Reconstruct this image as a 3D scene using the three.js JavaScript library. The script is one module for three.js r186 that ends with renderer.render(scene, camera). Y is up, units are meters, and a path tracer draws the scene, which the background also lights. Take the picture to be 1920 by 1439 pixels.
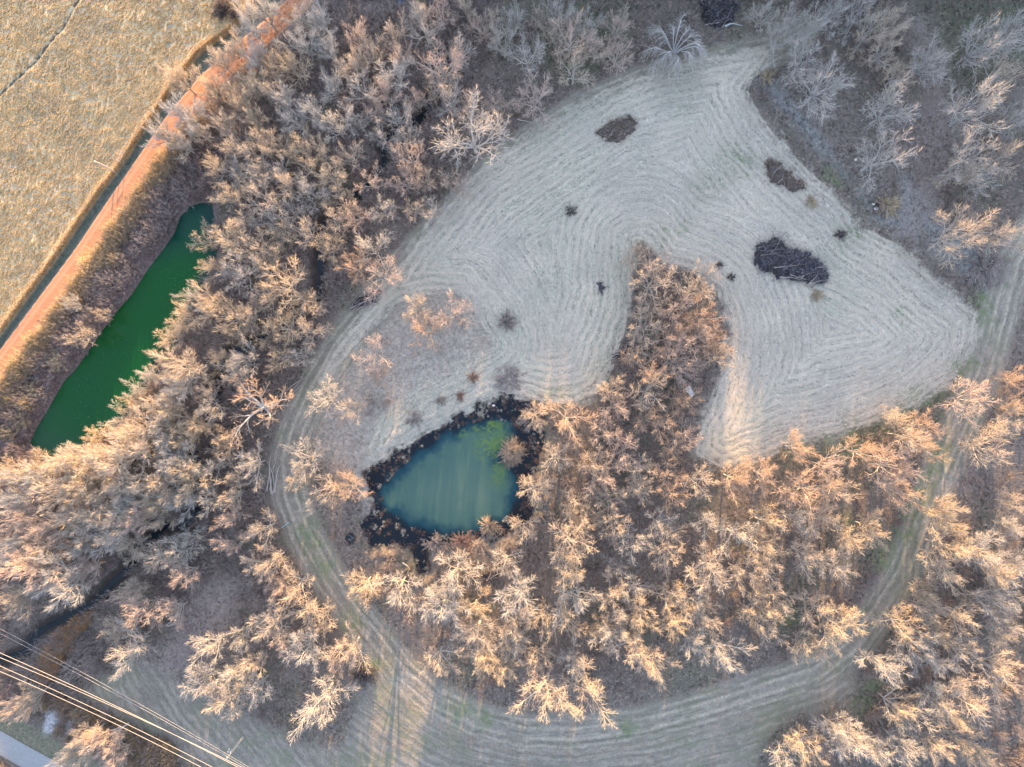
import * as THREE from 'three';
import { mergeGeometries } from 'three/addons/utils/BufferGeometryUtils.js';

// ---------------------------------------------------------------- camera, sky, sun, exposure
const CAM_H = 120, S = 0.09375;                       // metres above ground; metres per photo pixel on the ground
const scene = new THREE.Scene();
const camera = new THREE.PerspectiveCamera(58.68, 1920 / 1439, 1, 3000);
camera.position.set(0, CAM_H, 0);
camera.up.set(0, 0, -1);
camera.lookAt(0, 0, 0);
scene.add(camera);

const renderer = new THREE.WebGLRenderer({ antialias: true });
renderer.toneMapping = THREE.LinearToneMapping;
renderer.toneMappingExposure = 3.5;
renderer.shadowMap.enabled = true;

const SUN_EL = 9.5 * Math.PI / 180, SUN_AZ = 0.09;     // low evening sun beyond the top of the picture, a little right of it
const sunDir = new THREE.Vector3(Math.sin(SUN_AZ) * Math.cos(SUN_EL), Math.sin(SUN_EL), -Math.cos(SUN_AZ) * Math.cos(SUN_EL));
{
  const w = 512, h = 256, d = new Float32Array(w * h * 4), v = new THREE.Vector3();
  for (let j = 0; j < h; j++) for (let i = 0; i < w; i++) {
    const el = ((j + 0.5) / h - 0.5) * Math.PI, az = ((i + 0.5) / w - 0.5) * 2 * Math.PI;
    v.set(Math.cos(el) * Math.cos(az), Math.sin(el), Math.cos(el) * Math.sin(az));
    const up = Math.max(0, v.y), near = Math.pow(Math.max(0, v.dot(sunDir)), 6), low = Math.pow(1 - up, 4);
    const k = (j * w + i) * 4;
    d[k] = 0.275 + 0.12 * low + 0.46 * near;
    d[k + 1] = 0.35 + 0.06 * low + 0.28 * near;
    d[k + 2] = 0.485 - 0.06 * low + 0.11 * near;
    d[k + 3] = 1;
  }
  const sky = new THREE.DataTexture(d, w, h, THREE.RGBAFormat, THREE.FloatType);
  sky.mapping = THREE.EquirectangularReflectionMapping;
  sky.magFilter = sky.minFilter = THREE.LinearFilter;
  sky.needsUpdate = true;
  scene.background = sky;
  scene.environment = sky;
}
const sun = new THREE.DirectionalLight(new THREE.Color().setRGB(1, 0.61, 0.28), 5);
sun.position.copy(sunDir).multiplyScalar(300);
sun.castShadow = true;
sun.shadow.mapSize.set(4096, 4096);
Object.assign(sun.shadow.camera, { left: -130, right: 130, top: 110, bottom: -110, near: 50, far: 600 });
scene.add(sun, sun.target);

// ---------------------------------------------------------------- helpers
const rngOf = (a) => () => { a |= 0; a = (a + 0x6d2b79f5) | 0; let t = Math.imul(a ^ (a >>> 15), 1 | a); t = (t + Math.imul(t ^ (t >>> 7), 61 | t)) ^ t; return ((t ^ (t >>> 14)) >>> 0) / 4294967296; };
const rnd = rngOf(20250117);
const lerp = (a, b, t) => a + (b - a) * t, clamp = (x, a = 0, b = 1) => Math.min(b, Math.max(a, x));
const sstep = (a, b, x) => { const t = clamp((x - a) / (b - a)); return t * t * (3 - 2 * t); };
const X = (u) => (u - 960) * S, Z = (v) => (v - 719.5) * S, U = (x) => x / S + 960, V = (z) => z / S + 719.5;
const under = (u, v, h) => [X(u) * (CAM_H - h) / CAM_H, Z(v) * (CAM_H - h) / CAM_H];     // where a thing of height h stands whose top is seen at (u, v)
const pts = (s) => { const a = s.trim().split(/[\s,]+/).map(Number), o = []; for (let i = 0; i < a.length; i += 2) o.push([a[i], a[i + 1]]); return o; };

const NT = new Float32Array(65536); { const r = rngOf(77); for (let i = 0; i < 65536; i++) NT[i] = r(); }
function noise(x, y) {
  const xi = Math.floor(x), yi = Math.floor(y); let fx = x - xi, fy = y - yi;
  fx = fx * fx * (3 - 2 * fx); fy = fy * fy * (3 - 2 * fy);
  const a = (yi & 255) << 8, b = ((yi + 1) & 255) << 8, c = xi & 255, e = (xi + 1) & 255;
  const p = NT[a + c] + (NT[a + e] - NT[a + c]) * fx, q = NT[b + c] + (NT[b + e] - NT[b + c]) * fx;
  return p + (q - p) * fy;
}
const fbm = (x, y) => noise(x, y) * 0.5 + noise(x * 2.03 + 31, y * 2.03 + 17) * 0.28 + noise(x * 4.1 + 7, y * 4.1 + 91) * 0.22;

const taken = {};
function numbered(name) { const n = taken[name] = (taken[name] ?? -1) + 1; return n ? name + '_' + String(n).padStart(3, '0') : name; }
function tag(o, label, category, group, kind) {
  o.userData = {};
  if (label) o.userData.label = label;
  if (category) o.userData.category = category;
  if (group) o.userData.group = group;
  if (kind) o.userData.kind = kind;
  return o;
}
function thing(name, label, category, x = 0, y = 0, z = 0, group, kind) {
  const o = new THREE.Group(); o.name = numbered(name); o.position.set(x, y, z); scene.add(o);
  return tag(o, label, category, group, kind);
}
function part(name, geometry, material, parent) {
  const m = new THREE.Mesh(geometry, material); m.name = name; m.castShadow = m.receiveShadow = true; parent.add(m); return m;
}
const mat = (r, g, b, rough = 0.9, more = {}) => { const m = new THREE.MeshStandardMaterial({ roughness: rough, ...more }); m.color.setRGB(r, g, b); return m; };

// collects tubes, spikes and blades into one geometry
class Buf {
  constructor() { this.p = []; this.n = []; this.c = []; this.i = []; }
  ring(q, ax, r, sides, tone, phase = 0) {
    const d = Math.abs(ax[1]) < 0.9 ? [0, 1, 0] : [1, 0, 0];
    let ux = ax[1] * d[2] - ax[2] * d[1], uy = ax[2] * d[0] - ax[0] * d[2], uz = ax[0] * d[1] - ax[1] * d[0];
    const l = Math.hypot(ux, uy, uz) || 1; ux /= l; uy /= l; uz /= l;
    const wx = ax[1] * uz - ax[2] * uy, wy = ax[2] * ux - ax[0] * uz, wz = ax[0] * uy - ax[1] * ux, at = this.p.length / 3;
    for (let k = 0; k < sides; k++) {
      const a = phase + k / sides * Math.PI * 2, c = Math.cos(a), s = Math.sin(a), nx = ux * c + wx * s, ny = uy * c + wy * s, nz = uz * c + wz * s;
      this.p.push(q[0] + nx * r, q[1] + ny * r, q[2] + nz * r); this.n.push(nx, ny, nz); this.c.push(tone[0], tone[1], tone[2]);
    }
    return at;
  }
  tube(path, radii, sides, tone, cap = false) {
    let before = -1;
    for (let k = 0; k < path.length; k++) {
      const a = path[Math.max(0, k - 1)], b = path[Math.min(path.length - 1, k + 1)];
      let ax = [b[0] - a[0], b[1] - a[1], b[2] - a[2]]; const l = Math.hypot(...ax) || 1; ax = ax.map((x) => x / l);
      const at = this.ring(path[k], ax, radii[k], sides, tone);
      if (before >= 0) for (let s = 0; s < sides; s++) { const t = (s + 1) % sides; this.i.push(before + s, before + t, at + s, before + t, at + t, at + s); }
      else if (cap) this.cap(path[k], ax.map((x) => -x), at, sides, tone, true);
      if (cap && k === path.length - 1) this.cap(path[k], ax, at, sides, tone, false);
      before = at;
    }
  }
  cap(q, ax, ring, sides, tone, flip) {
    const at = this.p.length / 3; this.p.push(...q); this.n.push(...ax); this.c.push(...tone);
    for (let s = 0; s < sides; s++) { const k = (ring + s) * 3; this.p.push(this.p[k], this.p[k + 1], this.p[k + 2]); this.n.push(...ax); this.c.push(...tone); }
    for (let s = 0; s < sides; s++) { const t = (s + 1) % sides; flip ? this.i.push(at, at + 1 + t, at + 1 + s) : this.i.push(at, at + 1 + s, at + 1 + t); }
  }
  spike(a, b, r, tone) {
    let ax = [b[0] - a[0], b[1] - a[1], b[2] - a[2]]; const l = Math.hypot(...ax) || 1; ax = ax.map((x) => x / l);
    const at = this.ring(a, ax, r, 3, tone), tip = this.p.length / 3;
    this.p.push(...b); this.n.push(...ax); this.c.push(...tone);
    for (let s = 0; s < 3; s++) this.i.push(at + s, at + (s + 1) % 3, tip);
  }
  blade(a, b, w, tone, side) {                       // a flat tapering leaf of grass
    const at = this.p.length / 3, e = [b[0] - a[0], b[1] - a[1], b[2] - a[2]];
    let n = [-side[1] * e[1], side[1] * e[0] - side[0] * e[2], side[0] * e[1]]; const l = Math.hypot(...n) || 1, f = n[1] < 0 ? -1 : 1; n = n.map((x) => x * f / l);
    const s = [side[0] * w * f, side[1] * w * f];       // wound so that the upper side is the front
    this.p.push(a[0] + s[0], a[1], a[2] + s[1], ...b, a[0] - s[0], a[1], a[2] - s[1]);
    for (let k = 0; k < 3; k++) { this.n.push(n[0], n[1] + 0.3, n[2]); this.c.push(...tone); }
    this.i.push(at, at + 1, at + 2);
  }
  build() {
    const g = new THREE.BufferGeometry();
    g.setAttribute('position', new THREE.Float32BufferAttribute(this.p, 3));
    g.setAttribute('normal', new THREE.Float32BufferAttribute(this.n, 3));
    g.setAttribute('color', new THREE.Float32BufferAttribute(this.c, 3));
    g.setIndex(this.i);
    return g;
  }
}

// ---------------------------------------------------------------- the lie of the land, traced in photo pixels
const L = {
  clearing: pts('1445 95 1392 165 1420 225 1475 290 1560 370 1612 432 1690 470 1762 540 1828 590 1824 650 1792 702 1722 757 1640 790 1560 812 1480 832 1420 860 1350 872 1308 850 1318 800 1345 730 1368 670 1372 610 1350 545 1300 505 1245 490 1208 448 1188 450 1180 520 1180 570 1165 625 1143 690 1118 733 1070 752 1020 752 975 742 925 748 875 775 800 815 735 850 700 872 690 840 720 780 780 730 880 690 930 650 900 590 860 545 800 545 745 560 700 600 650 660 600 722 612 690 650 640 710 560 770 480 830 405 900 325 980 270 1060 220 1140 172 1230 140 1340 112'),
  lane: pts('1500 60 1440 96 1330 128 1200 160 1100 203 1010 262 920 335 840 415 770 492 700 572 640 650 590 735 560 800 540 865 545 935 572 1005 610 1075 655 1140 705 1200 750 1262 810 1312 890 1352 980 1376 1080 1378 1200 1362 1320 1330 1440 1292 1535 1262 1595 1215 1645 1150 1690 1080 1722 1000 1745 930 1772 860 1805 790 1845 700 1872 600 1900 490 1960 400'),
  road: pts('-120 845 0 687 155 480 224 377 283 293 330 225 385 160 450 100 505 55 555 10 640 -80'),
  fence: pts('-120 790 0 627 103 487 187 363 213 330 240 293 260 260 300 203 333 150 375 98 440 52 475 10 540 -90'),
  green: pts('388 383 370 384 346 391 330 411 320 440 300 470 270 510 240 560 205 602 170 650 140 690 118 712 90 760 65 800 52 830 70 838 80 858 96 864 115 850 155 835 205 800 245 760 275 715 315 650 350 590 372 545 392 500 400 460 398 425 390 400'),
  marsh: pts('690 893 740 850 790 820 840 797 880 770 923 748 960 745 1000 760 1016 812 1010 850 1002 880 985 920 998 955 982 985 930 1016 905 1000 875 1006 800 1012 803 1070 786 1074 772 1020 735 1020 690 1022 680 985 705 950 695 915'),
  pondWater: pts('722 950 718 915 750 880 790 850 840 815 880 798 920 790 955 797 962 830 935 845 938 868 962 880 970 925 955 960 940 975 900 990 873 1003 800 996 770 986 745 965'),
  creek: pts('835 100 818 145 803 200 770 232 715 258 718 300 690 345 640 385 604 420 597 475 598 515 590 560 540 600 470 640 430 662 412 690 395 760 350 850 385 920 345 985 298 990 240 1060 165 1138 130 1155 80 1180 52 1200 40 1228 0 1240 -60 1245'),
  asphalt: pts('-80 1325 0 1370 60 1404 130 1442 230 1500'),
  crack: pts('-10 185 40 140 72 108 95 75 118 50 132 22 146 0 156 -30'),
  gully: pts('0 1150 60 1160 110 1172 150 1150'),
};
const G2 = 2, GU0 = -110, GV0 = -100, GW = 1071, GH = 821;   // a field of distances every 2 px
function segDist2(px, py, a, b) {
  const dx = b[0] - a[0], dy = b[1] - a[1]; let t = ((px - a[0]) * dx + (py - a[1]) * dy) / (dx * dx + dy * dy || 1); t = t < 0 ? 0 : t > 1 ? 1 : t;
  const ex = px - a[0] - dx * t, ey = py - a[1] - dy * t; return ex * ex + ey * ey;
}
function inside(px, py, P) {
  let c = false;
  for (let i = 0, j = P.length - 1; i < P.length; j = i++) if ((P[i][1] > py) !== (P[j][1] > py) && px < (P[j][0] - P[i][0]) * (py - P[i][1]) / (P[j][1] - P[i][1]) + P[i][0]) c = !c;
  return c;
}
function distanceField(P, closed, sided) {
  const f = new Float32Array(GW * GH), n = P.length;
  for (let j = 0; j < GH; j++) for (let i = 0; i < GW; i++) {
    const px = GU0 + i * G2, py = GV0 + j * G2; let best = 1e12, bs = 0;
    for (let k = 0; k < (closed ? n : n - 1); k++) {
      const a = P[k], b = P[(k + 1) % n], d = segDist2(px, py, a, b);
      if (d < best) { best = d; if (sided) bs = (b[0] - a[0]) * (py - a[1]) - (b[1] - a[1]) * (px - a[0]); }
    }
    let d = Math.sqrt(best);
    if (closed && !inside(px, py, P)) d = -d;
    if (sided && bs > 0) d = -d;
    f[j * GW + i] = d;
  }
  return f;
}
const F = {
  clearing: distanceField(L.clearing, true), lane: distanceField(L.lane), road: distanceField(L.road), fence: distanceField(L.fence, false, true),
  green: distanceField(L.green, true), marsh: distanceField(L.marsh, true), water: distanceField(L.pondWater, true), creek: distanceField(L.creek),
  asphalt: distanceField(L.asphalt), crack: distanceField(L.crack),
};
function at(f, u, v) {
  let x = (u - GU0) / G2, y = (v - GV0) / G2; x = clamp(x, 0, GW - 1.001); y = clamp(y, 0, GH - 1.001);
  const i = x | 0, j = y | 0, fx = x - i, fy = y - j, k = j * GW + i;
  return (f[k] * (1 - fx) + f[k + 1] * fx) * (1 - fy) + (f[k + GW] * (1 - fx) + f[k + GW + 1] * fx) * fy;
}
const marshAt = (u, v) => { const d = at(F.marsh, u, v); return d > -60 ? d + (fbm(u / 20 + 5, v / 20) - 0.5) * 34 * Math.max(sstep(1030, 1008, v), sstep(10, 24, Math.abs(u - 790))) : d; };
// fence: positive on the field side
const zones = [   // polygon, colour, edge softness (px)
  ['meadow', '240 1236 360 1290 480 1345 560 1390 640 1400 680 1300 705 1240 760 1262 820 1325 900 1366 1080 1394 1300 1350 1480 1300 1600 1240 1606 1300 1480 1345 1430 1400 1390 1520 500 1520 380 1430 250 1360 150 1300'],
  ['grey', '1400 125 1480 215 1560 305 1640 400 1720 450 1790 500 1870 560 1900 480 1770 430 1700 330 1690 420 1640 400 1560 290 1480 180'],
  ['weeds', '600 735 650 660 700 600 745 560 800 545 860 545 900 590 930 650 960 700 925 748 875 775 800 815 735 850 690 893 640 900 600 860 590 800'],
  ['green', '990 0 1190 0 1180 90 1080 160 1010 120'],
  ['green', '1690 0 1930 0 1930 110 1860 200 1790 160 1740 80'],
  ['green', '1420 860 1480 832 1560 812 1640 790 1722 757 1792 702 1810 730 1740 800 1640 840 1560 860 1480 880'],
  ['green', '560 945 580 960 600 1040 650 1110 640 1130 590 1060 565 990'],
  ['litter', '1740 830 1930 800 1930 960 1780 960'],
  ['litter', '1500 180 1760 200 1750 360 1680 420 1600 340'],
  ['gravel', '86 1336 112 1326 116 1345 96 1378 78 1382'],
  ['gravel', '128 1350 142 1348 132 1372 120 1378'],
  ['scrub', '300 290 392 380 345 392 230 562 110 716 45 838 70 870 0 910 -100 900 -100 860 20 700 160 505 262 362'],
  ['bare', '380 1090 450 1080 430 1180 380 1240 300 1290 250 1240 340 1170'],
  ['bare', '1700 0 1750 40 1790 200 1772 330 1735 440 1690 440 1728 300 1742 180 1712 90'],
  ['pale', '1340 480 1420 440 1500 560 1460 640 1400 700 1350 860 1320 840 1360 700 1380 620'],
].map(([k, p]) => ({ k, f: distanceField(pts(p), true) }));
const zone = (k, u, v, soft) => { let m = 0; for (const z of zones) if (z.k === k) m = Math.max(m, sstep(-soft, soft, at(z.f, u, v))); return m; };
const greenBlobs = pts('1388 300 1392 320 1320 350 1380 285 1600 805 1500 838 1650 810 1705 765 1712 740 1800 690 1838 560 1842 590 1735 905 1720 950 1052 745 1760 852 1700 1010 1645 1048 1590 980 575 1000 585 1020 1690 590 1560 330 1600 440 1580 445 1490 850 1590 840 905 1345 870 1330 1640 1290 1620 1320 1180 1370 1480 1160 600 1060 1360 290 1378 318 1402 306 1340 345 1312 362 1395 285 1285 425 1250 440 1745 880 1728 925 1712 975 1690 1000 1668 1030 1490 838 1550 830 1612 815 1680 785 1745 752 1815 680 1745 772 1240 640 1200 470 700 1250 660 1170');

// height of the ground, metres
function ground(u, v) {
  let h = (fbm(u / 160, v / 160) - 0.5) * 0.7 + (fbm(u / 30 + 9, v / 30) - 0.5) * 0.22;
  const fe = at(F.fence, u, v), ro = at(F.road, u, v), ma = marshAt(u, v), gr = at(F.green, u, v), cr = at(F.creek, u, v), as = at(F.asphalt, u, v);
  const calm = sstep(60, 20, Math.min(ro, Math.abs(fe)));
  h = lerp(h, h * 0.25, calm);
  if (fe < 8 && ro > 19) h -= 0.75 * sstep(9, -4, fe) * sstep(17, 27, ro) * (fe > -40 ? 1 : 0) * sstep(-38, -28, fe);
  if (fe > -2) h += 0.3 * sstep(14, 4, Math.abs(fe - 5));
  h += 0.12 * sstep(24, 14, ro);
  if (gr > -20) h = lerp(h, gr > 0 ? -1.2 - Math.min(1.2, gr * 0.06) : -1.15, sstep(-20, -2, gr));
  if (ma > -26) h = lerp(h + 0.25 * sstep(-46, -24, ma), ma > 0 ? -0.62 - sstep(-6, 40, at(F.water, u, v)) * 1.0 : -0.55, sstep(-26, 0, ma));
  if (cr < 30) h = lerp(h, -1.6, sstep(26, 5, cr + 4 * noise(u / 14, v / 14)) * (1 - sstep(-20, 0, ma)));
  if (as < 42) h = lerp(h, 0.05, sstep(42, 26, as));
  const ck = at(F.crack, u, v); if (ck < 7) h -= 0.15 * sstep(5, 1, ck);
  if (u > 640 && u < 672 && v > 994 && v < 1026) h -= 0.9 * sstep(13, 6, Math.hypot((u - 656) * 1.15, v - 1011));
  return h;
}
const groundAt = (x, z) => ground(U(x), V(z));

// colour of the ground itself (linear), and its fine relief
const mix3 = (a, b, t) => [a[0] + (b[0] - a[0]) * t, a[1] + (b[1] - a[1]) * t, a[2] + (b[2] - a[2]) * t];
const passes = (ph, u, v) => { const k = ph / 14.5, r = Math.floor(k - 0.25); return Math.pow(0.5 + 0.5 * Math.sin(k * 6.283), 2.6) * sstep(0.3, 0.62, noise(r * 7.31 + 3, (u * 0.7 + v) / 52 + r * 3.7) * 0.75 + fbm(u / 85 + 200, v / 85 + 100) * 0.4); };
const rowsAt = (u, v) => at(F.clearing, u, v) + (fbm(u / 110, v / 110) - 0.5) * 24 + (noise(u / 18, v / 18) - 0.5) * 4;
function surface(u, v) {
  const n1 = fbm(u / 90, v / 90), n2 = fbm(u / 14 + 40, v / 14), n3 = noise(u / 2.2, v / 2.2), n4 = noise(u / 4.7 + 5, v / 4.7 + 60), wob = (n2 - 0.5) * 16;
  // woodland floor: dead leaves, bare soil, twigs
  let c = mix3([0.11, 0.094, 0.083], [0.2, 0.17, 0.148], n1), rel = 0.25 * n3 + 0.3 * n4;
  c = mix3(c, [0.125, 0.128, 0.088], 0.55 * sstep(0.5, 0.75, fbm(u / 60 + 11, v / 60 + 3)));
  c = mix3(c, [0.36, 0.28, 0.22], 0.7 * sstep(0.62, 0.9, n3) * sstep(0.35, 0.6, n4));
  c = mix3(c, [0.04, 0.034, 0.03], 0.75 * sstep(0.4, 0.12, n3) * sstep(0.6, 0.35, n4));
  let z;
  if ((z = zone('green', u, v, 22))) c = mix3(c, mix3([0.07, 0.09, 0.055], [0.18, 0.185, 0.12], n3), z * (0.45 + 0.5 * n2));
  if ((z = zone('litter', u, v, 26))) c = mix3(c, mix3([0.085, 0.076, 0.073], [0.235, 0.2, 0.178], n3), z * 0.85);
  if ((z = zone('scrub', u, v, 10))) c = mix3(c, mix3([0.14, 0.1, 0.11], [0.23, 0.175, 0.17], n3), z * 0.9);
  if ((z = zone('grey', u, v, 22))) { c = mix3(c, mix3([0.13, 0.15, 0.155], [0.36, 0.375, 0.36], n3 * 0.7 + n4 * 0.3), z * 0.92); rel = lerp(rel, n3 * 0.5 + n4 * 0.4, z); }
  if ((z = zone('bare', u, v, 30))) c = mix3(c, mix3([0.2, 0.17, 0.165], [0.3, 0.25, 0.23], n3), z * 0.8);
  if ((z = zone('weeds', u, v, 48))) { c = mix3(c, mix3([0.21, 0.186, 0.16], [0.54, 0.48, 0.41], n3 * 0.6 + n4 * 0.4), z * 0.92); c = mix3(c, [0.3, 0.19, 0.15], z * 0.4 * sstep(0.6, 0.8, fbm(u / 22, v / 22 + 50))); rel = lerp(rel, n3 * 0.6 + n4 * 0.4, z); }
  // mown lane and lower meadow, streaked along the way it was driven
  const la = at(F.lane, u, v), mw = zone('meadow', u, v, 26), ln = sstep(46, 26, la + wob * 0.7);
  if (ln > 0 || mw > 0) {
    const d = la + (fbm(u / 60 + 3, v / 60) - 0.5) * 14, st = 0.5 + 0.5 * Math.sin((d + (noise(u / 13, v / 13) - 0.5) * 7) / 15.5 * 6.283), fine = noise(d / 2.3, (u + v) / 46) * 0.55 + n3 * 0.45;
    let g = mix3([0.15, 0.138, 0.115], [0.42, 0.38, 0.32], clamp(0.12 + 0.36 * st * sstep(0.3, 0.62, n2 * 0.5 + fbm(u / 40 + 8, v / 40) * 0.5) + 0.6 * (fine - 0.3) + 0.22 * Math.exp(-Math.pow((la - 11) / 3.5, 2))));
    g = mix3(g, [0.17, 0.2, 0.115], 0.5 * sstep(0.45, 0.7, fbm(u / 48 + 70, v / 48)) * (1 - st * 0.6));
    const rut = Math.exp(-Math.pow((la - 10 + (n2 - 0.5) * 3) / 3, 2)) + 0.8 * Math.exp(-Math.pow((la - 25 + (n2 - 0.5) * 4) / 2.6, 2));
    g = mix3(g, mix3([0.3, 0.25, 0.185], [0.56, 0.5, 0.41], n3), ln * 0.62 * clamp(rut) * sstep(0.25, 0.55, fbm(u / 30 + 61, v / 30))); g = mix3(g, [0.13, 0.125, 0.1], ln * 0.5 * Math.exp(-Math.pow((la - 17) / 3, 2)) * sstep(0.3, 0.6, n4 * 0.5 + n2 * 0.5));
    g = mix3(g, mix3([0.24, 0.16, 0.1], [0.42, 0.3, 0.19], n3), 0.6 * sstep(30, 42, la) * ln * sstep(0.4, 0.6, fbm(u / 35 + 44, v / 35)));
    const m = Math.max(ln, mw * 0.94);
    c = mix3(c, g, m); rel = lerp(rel, 0.12 * st + 0.55 * fine, m);
  }
  // mown clearing, straw lying in rows
  const cl = at(F.clearing, u, v), cm = sstep(-20, 16, cl + wob * 2.6 + (fbm(u / 24, v / 24) - 0.5) * 26);
  if (cm > 0) {
    const ph = rowsAt(u, v), st = passes(ph, u, v), keep = 1, fibre = noise(ph / 1.9, (u - v) / 34 + 9) * 0.5 + n3 * 0.5;
    let g = mix3([0.21, 0.19, 0.165], [0.71, 0.645, 0.54], clamp(0.2 + 0.55 * st * (0.35 + 1.2 * n4) + 0.1 * (1 - st) + 0.9 * (fibre - 0.42)));
    const cool = sstep(0.42, 0.64, fbm(u / 130 + 300, v / 130)) ;
    g = mix3(g, [g[0] * 0.86, g[1] * 0.95, g[2] * 0.88], cool * 0.8);
    g = mix3(g, [0.14, 0.15, 0.11], 0.6 * sstep(0.3, 0.1, n3) * sstep(0.5, 0.3, n4));
    c = mix3(c, g, cm); rel = lerp(rel, 0.26 * st * keep + 0.5 * fibre, cm);
  }
  let gb = 0; for (const [a, b] of greenBlobs) { const d = Math.hypot(u - a, v - b); if (d < 46) gb = Math.max(gb, sstep(34, 4, d + (n2 - 0.5) * 46)); }
  if (gb > 0) c = mix3(c, mix3([0.07, 0.125, 0.05], [0.17, 0.22, 0.1], n3), gb * 0.85 * sstep(0.3, 0.62, n3 * 0.35 + n4 * 0.3 + n2 * 0.35));
  // marsh and pond banks
  const ma = marshAt(u, v), gr = at(F.green, u, v);
  c = mix3(c, mix3([0.33, 0.315, 0.28], [0.45, 0.43, 0.38], n3), 0.7 * sstep(-30, -20, ma) * sstep(-4, -12, ma) * sstep(1000, 900, v) * sstep(1000, 950, u));
  c = mix3(c, mix3([0.018, 0.017, 0.02], [0.07, 0.05, 0.045], n4), sstep(-9, 1, ma + wob * 0.35));
  c = mix3(c, mix3([0.075, 0.06, 0.062], [0.2, 0.155, 0.145], n3), 0.85 * sstep(-24, -10, gr + wob * 0.5) * (1 - sstep(-4, 0, gr)));
  c = mix3(c, [0.03, 0.035, 0.025], sstep(-3, 1, gr));
  const cr = at(F.creek, u, v); c = mix3(c, [0.05, 0.042, 0.04], 0.85 * sstep(22, 9, cr + wob * 0.7));
  if (u > 636 && u < 676) c = mix3(c, [0.03, 0.028, 0.028], sstep(15, 8, Math.hypot((u - 656) * 1.15, v - 1011)));
  // pasture
  const fe = at(F.fence, u, v), fm = sstep(-3, 2, fe + wob * 0.12);
  if (fm > 0) {
    let g = mix3([0.38, 0.31, 0.19], [0.76, 0.61, 0.38], clamp(n3 * 0.6 + n4 * 0.5 - 0.05));
    g = mix3(g, [0.3, 0.275, 0.22], 0.5 * sstep(0.45, 0.66, fbm(u / 75 + 20, v / 75 + 60)));
    const dark = Math.max(sstep(70, 10, Math.hypot(u - 40, (v - 305) * 1.1)), 0.8 * sstep(80, 15, Math.hypot((u - 120) * 0.7, v - 232)), 0.6 * sstep(22, 4, Math.hypot(u - 78, v - 148)));
    g = mix3(g, [0.13, 0.12, 0.085], 0.8 * dark * sstep(0.42, 0.66, n2 * 0.6 + n4 * 0.4));
    g = mix3(g, [0.32, 0.25, 0.2], 0.4 * sstep(0.55, 0.7, fbm(u / 42 + 90, v / 42)));
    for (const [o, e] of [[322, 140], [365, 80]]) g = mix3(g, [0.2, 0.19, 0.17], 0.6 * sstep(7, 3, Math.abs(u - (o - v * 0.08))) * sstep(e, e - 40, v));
    g = mix3(g, [0.05, 0.045, 0.035], 0.85 * sstep(3.2, 1, at(F.crack, u, v) + (n4 - 0.5) * 4));
    c = mix3(c, g, fm); rel = lerp(rel, n3 * 0.6 + n4 * 0.6, fm);
  }
  // ditch and dirt road
  const ro = at(F.road, u, v);
  if (fe < 3 && fe > -60 && ro < 70) {
    const dm = sstep(2, -3, fe) * sstep(16, 21, ro) * sstep(-42, -30, fe);
    c = mix3(c, mix3([0.05, 0.07, 0.055], [0.16, 0.175, 0.135], n3 * 0.6 + n4 * 0.4), dm);
  }
  const rm = sstep(22, 18, ro + (n4 - 0.5) * 3);
  if (rm > 0) {
    const rut = Math.exp(-Math.pow((ro - 9) / 3, 2)), g = mix3(mix3([0.46, 0.2, 0.095], [0.56, 0.265, 0.14], fbm(u / 18, v / 18)), [0.62, 0.33, 0.2], 0.6 * rut + 0.15 * n3);
    c = mix3(c, mix3(g, [0.5, 0.4, 0.33], 0.6 * sstep(15, 21, ro)), rm); rel = lerp(rel, 0.2 * n3 + 0.15 * (1 - rut), rm);
  } else if (ro < 30) c = mix3(c, [0.36, 0.29, 0.25], 0.5 * sstep(30, 22, ro + wob * 0.5));
  if ((z = zone('gravel', u, v, 5))) c = mix3(c, mix3([0.36, 0.37, 0.4], [0.6, 0.6, 0.62], n3), z * 0.9);
  const as = at(F.asphalt, u, v); c = mix3(c, mix3([0.1, 0.12, 0.08], [0.24, 0.22, 0.15], n3), sstep(46, 30, as) * 0.8);
  return [c, clamp(rel)];
}
const TU0 = -100, TV0 = -90, TU1 = 2020, TV1 = 1530, TW = 2048, TH = 1565;
let groundMat;
{
  const col = new Uint8Array(TW * TH * 4), hgt = new Uint8Array(TW * TH);
  const enc = new Uint8Array(4097); for (let k = 0; k <= 4096; k++) { const x = k / 4096; enc[k] = Math.round(255 * (x <= 0.0031308 ? x * 12.92 : 1.055 * Math.pow(x, 1 / 2.4) - 0.055)); }
  for (let j = 0; j < TH; j++) for (let i = 0; i < TW; i++) {
    const [c, r] = surface(TU0 + (i + 0.5) / TW * (TU1 - TU0), TV0 + (j + 0.5) / TH * (TV1 - TV0)), k = j * TW + i;
    for (let q = 0; q < 3; q++) col[k * 4 + q] = enc[Math.round(clamp(c[q]) * 4096)];
    col[k * 4 + 3] = 255; hgt[k] = Math.round(r * 255);
  }
  const tex = (d, f) => { const t = new THREE.DataTexture(d, TW, TH, f); t.magFilter = THREE.LinearFilter; t.minFilter = THREE.LinearMipmapLinearFilter; t.generateMipmaps = true; t.needsUpdate = true; return t; };
  const map = tex(col, THREE.RGBAFormat); map.colorSpace = THREE.SRGBColorSpace;
  groundMat = new THREE.MeshStandardMaterial({ map, bumpMap: tex(hgt, THREE.RedFormat), bumpScale: 0.11, roughness: 0.97 });
}

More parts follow.
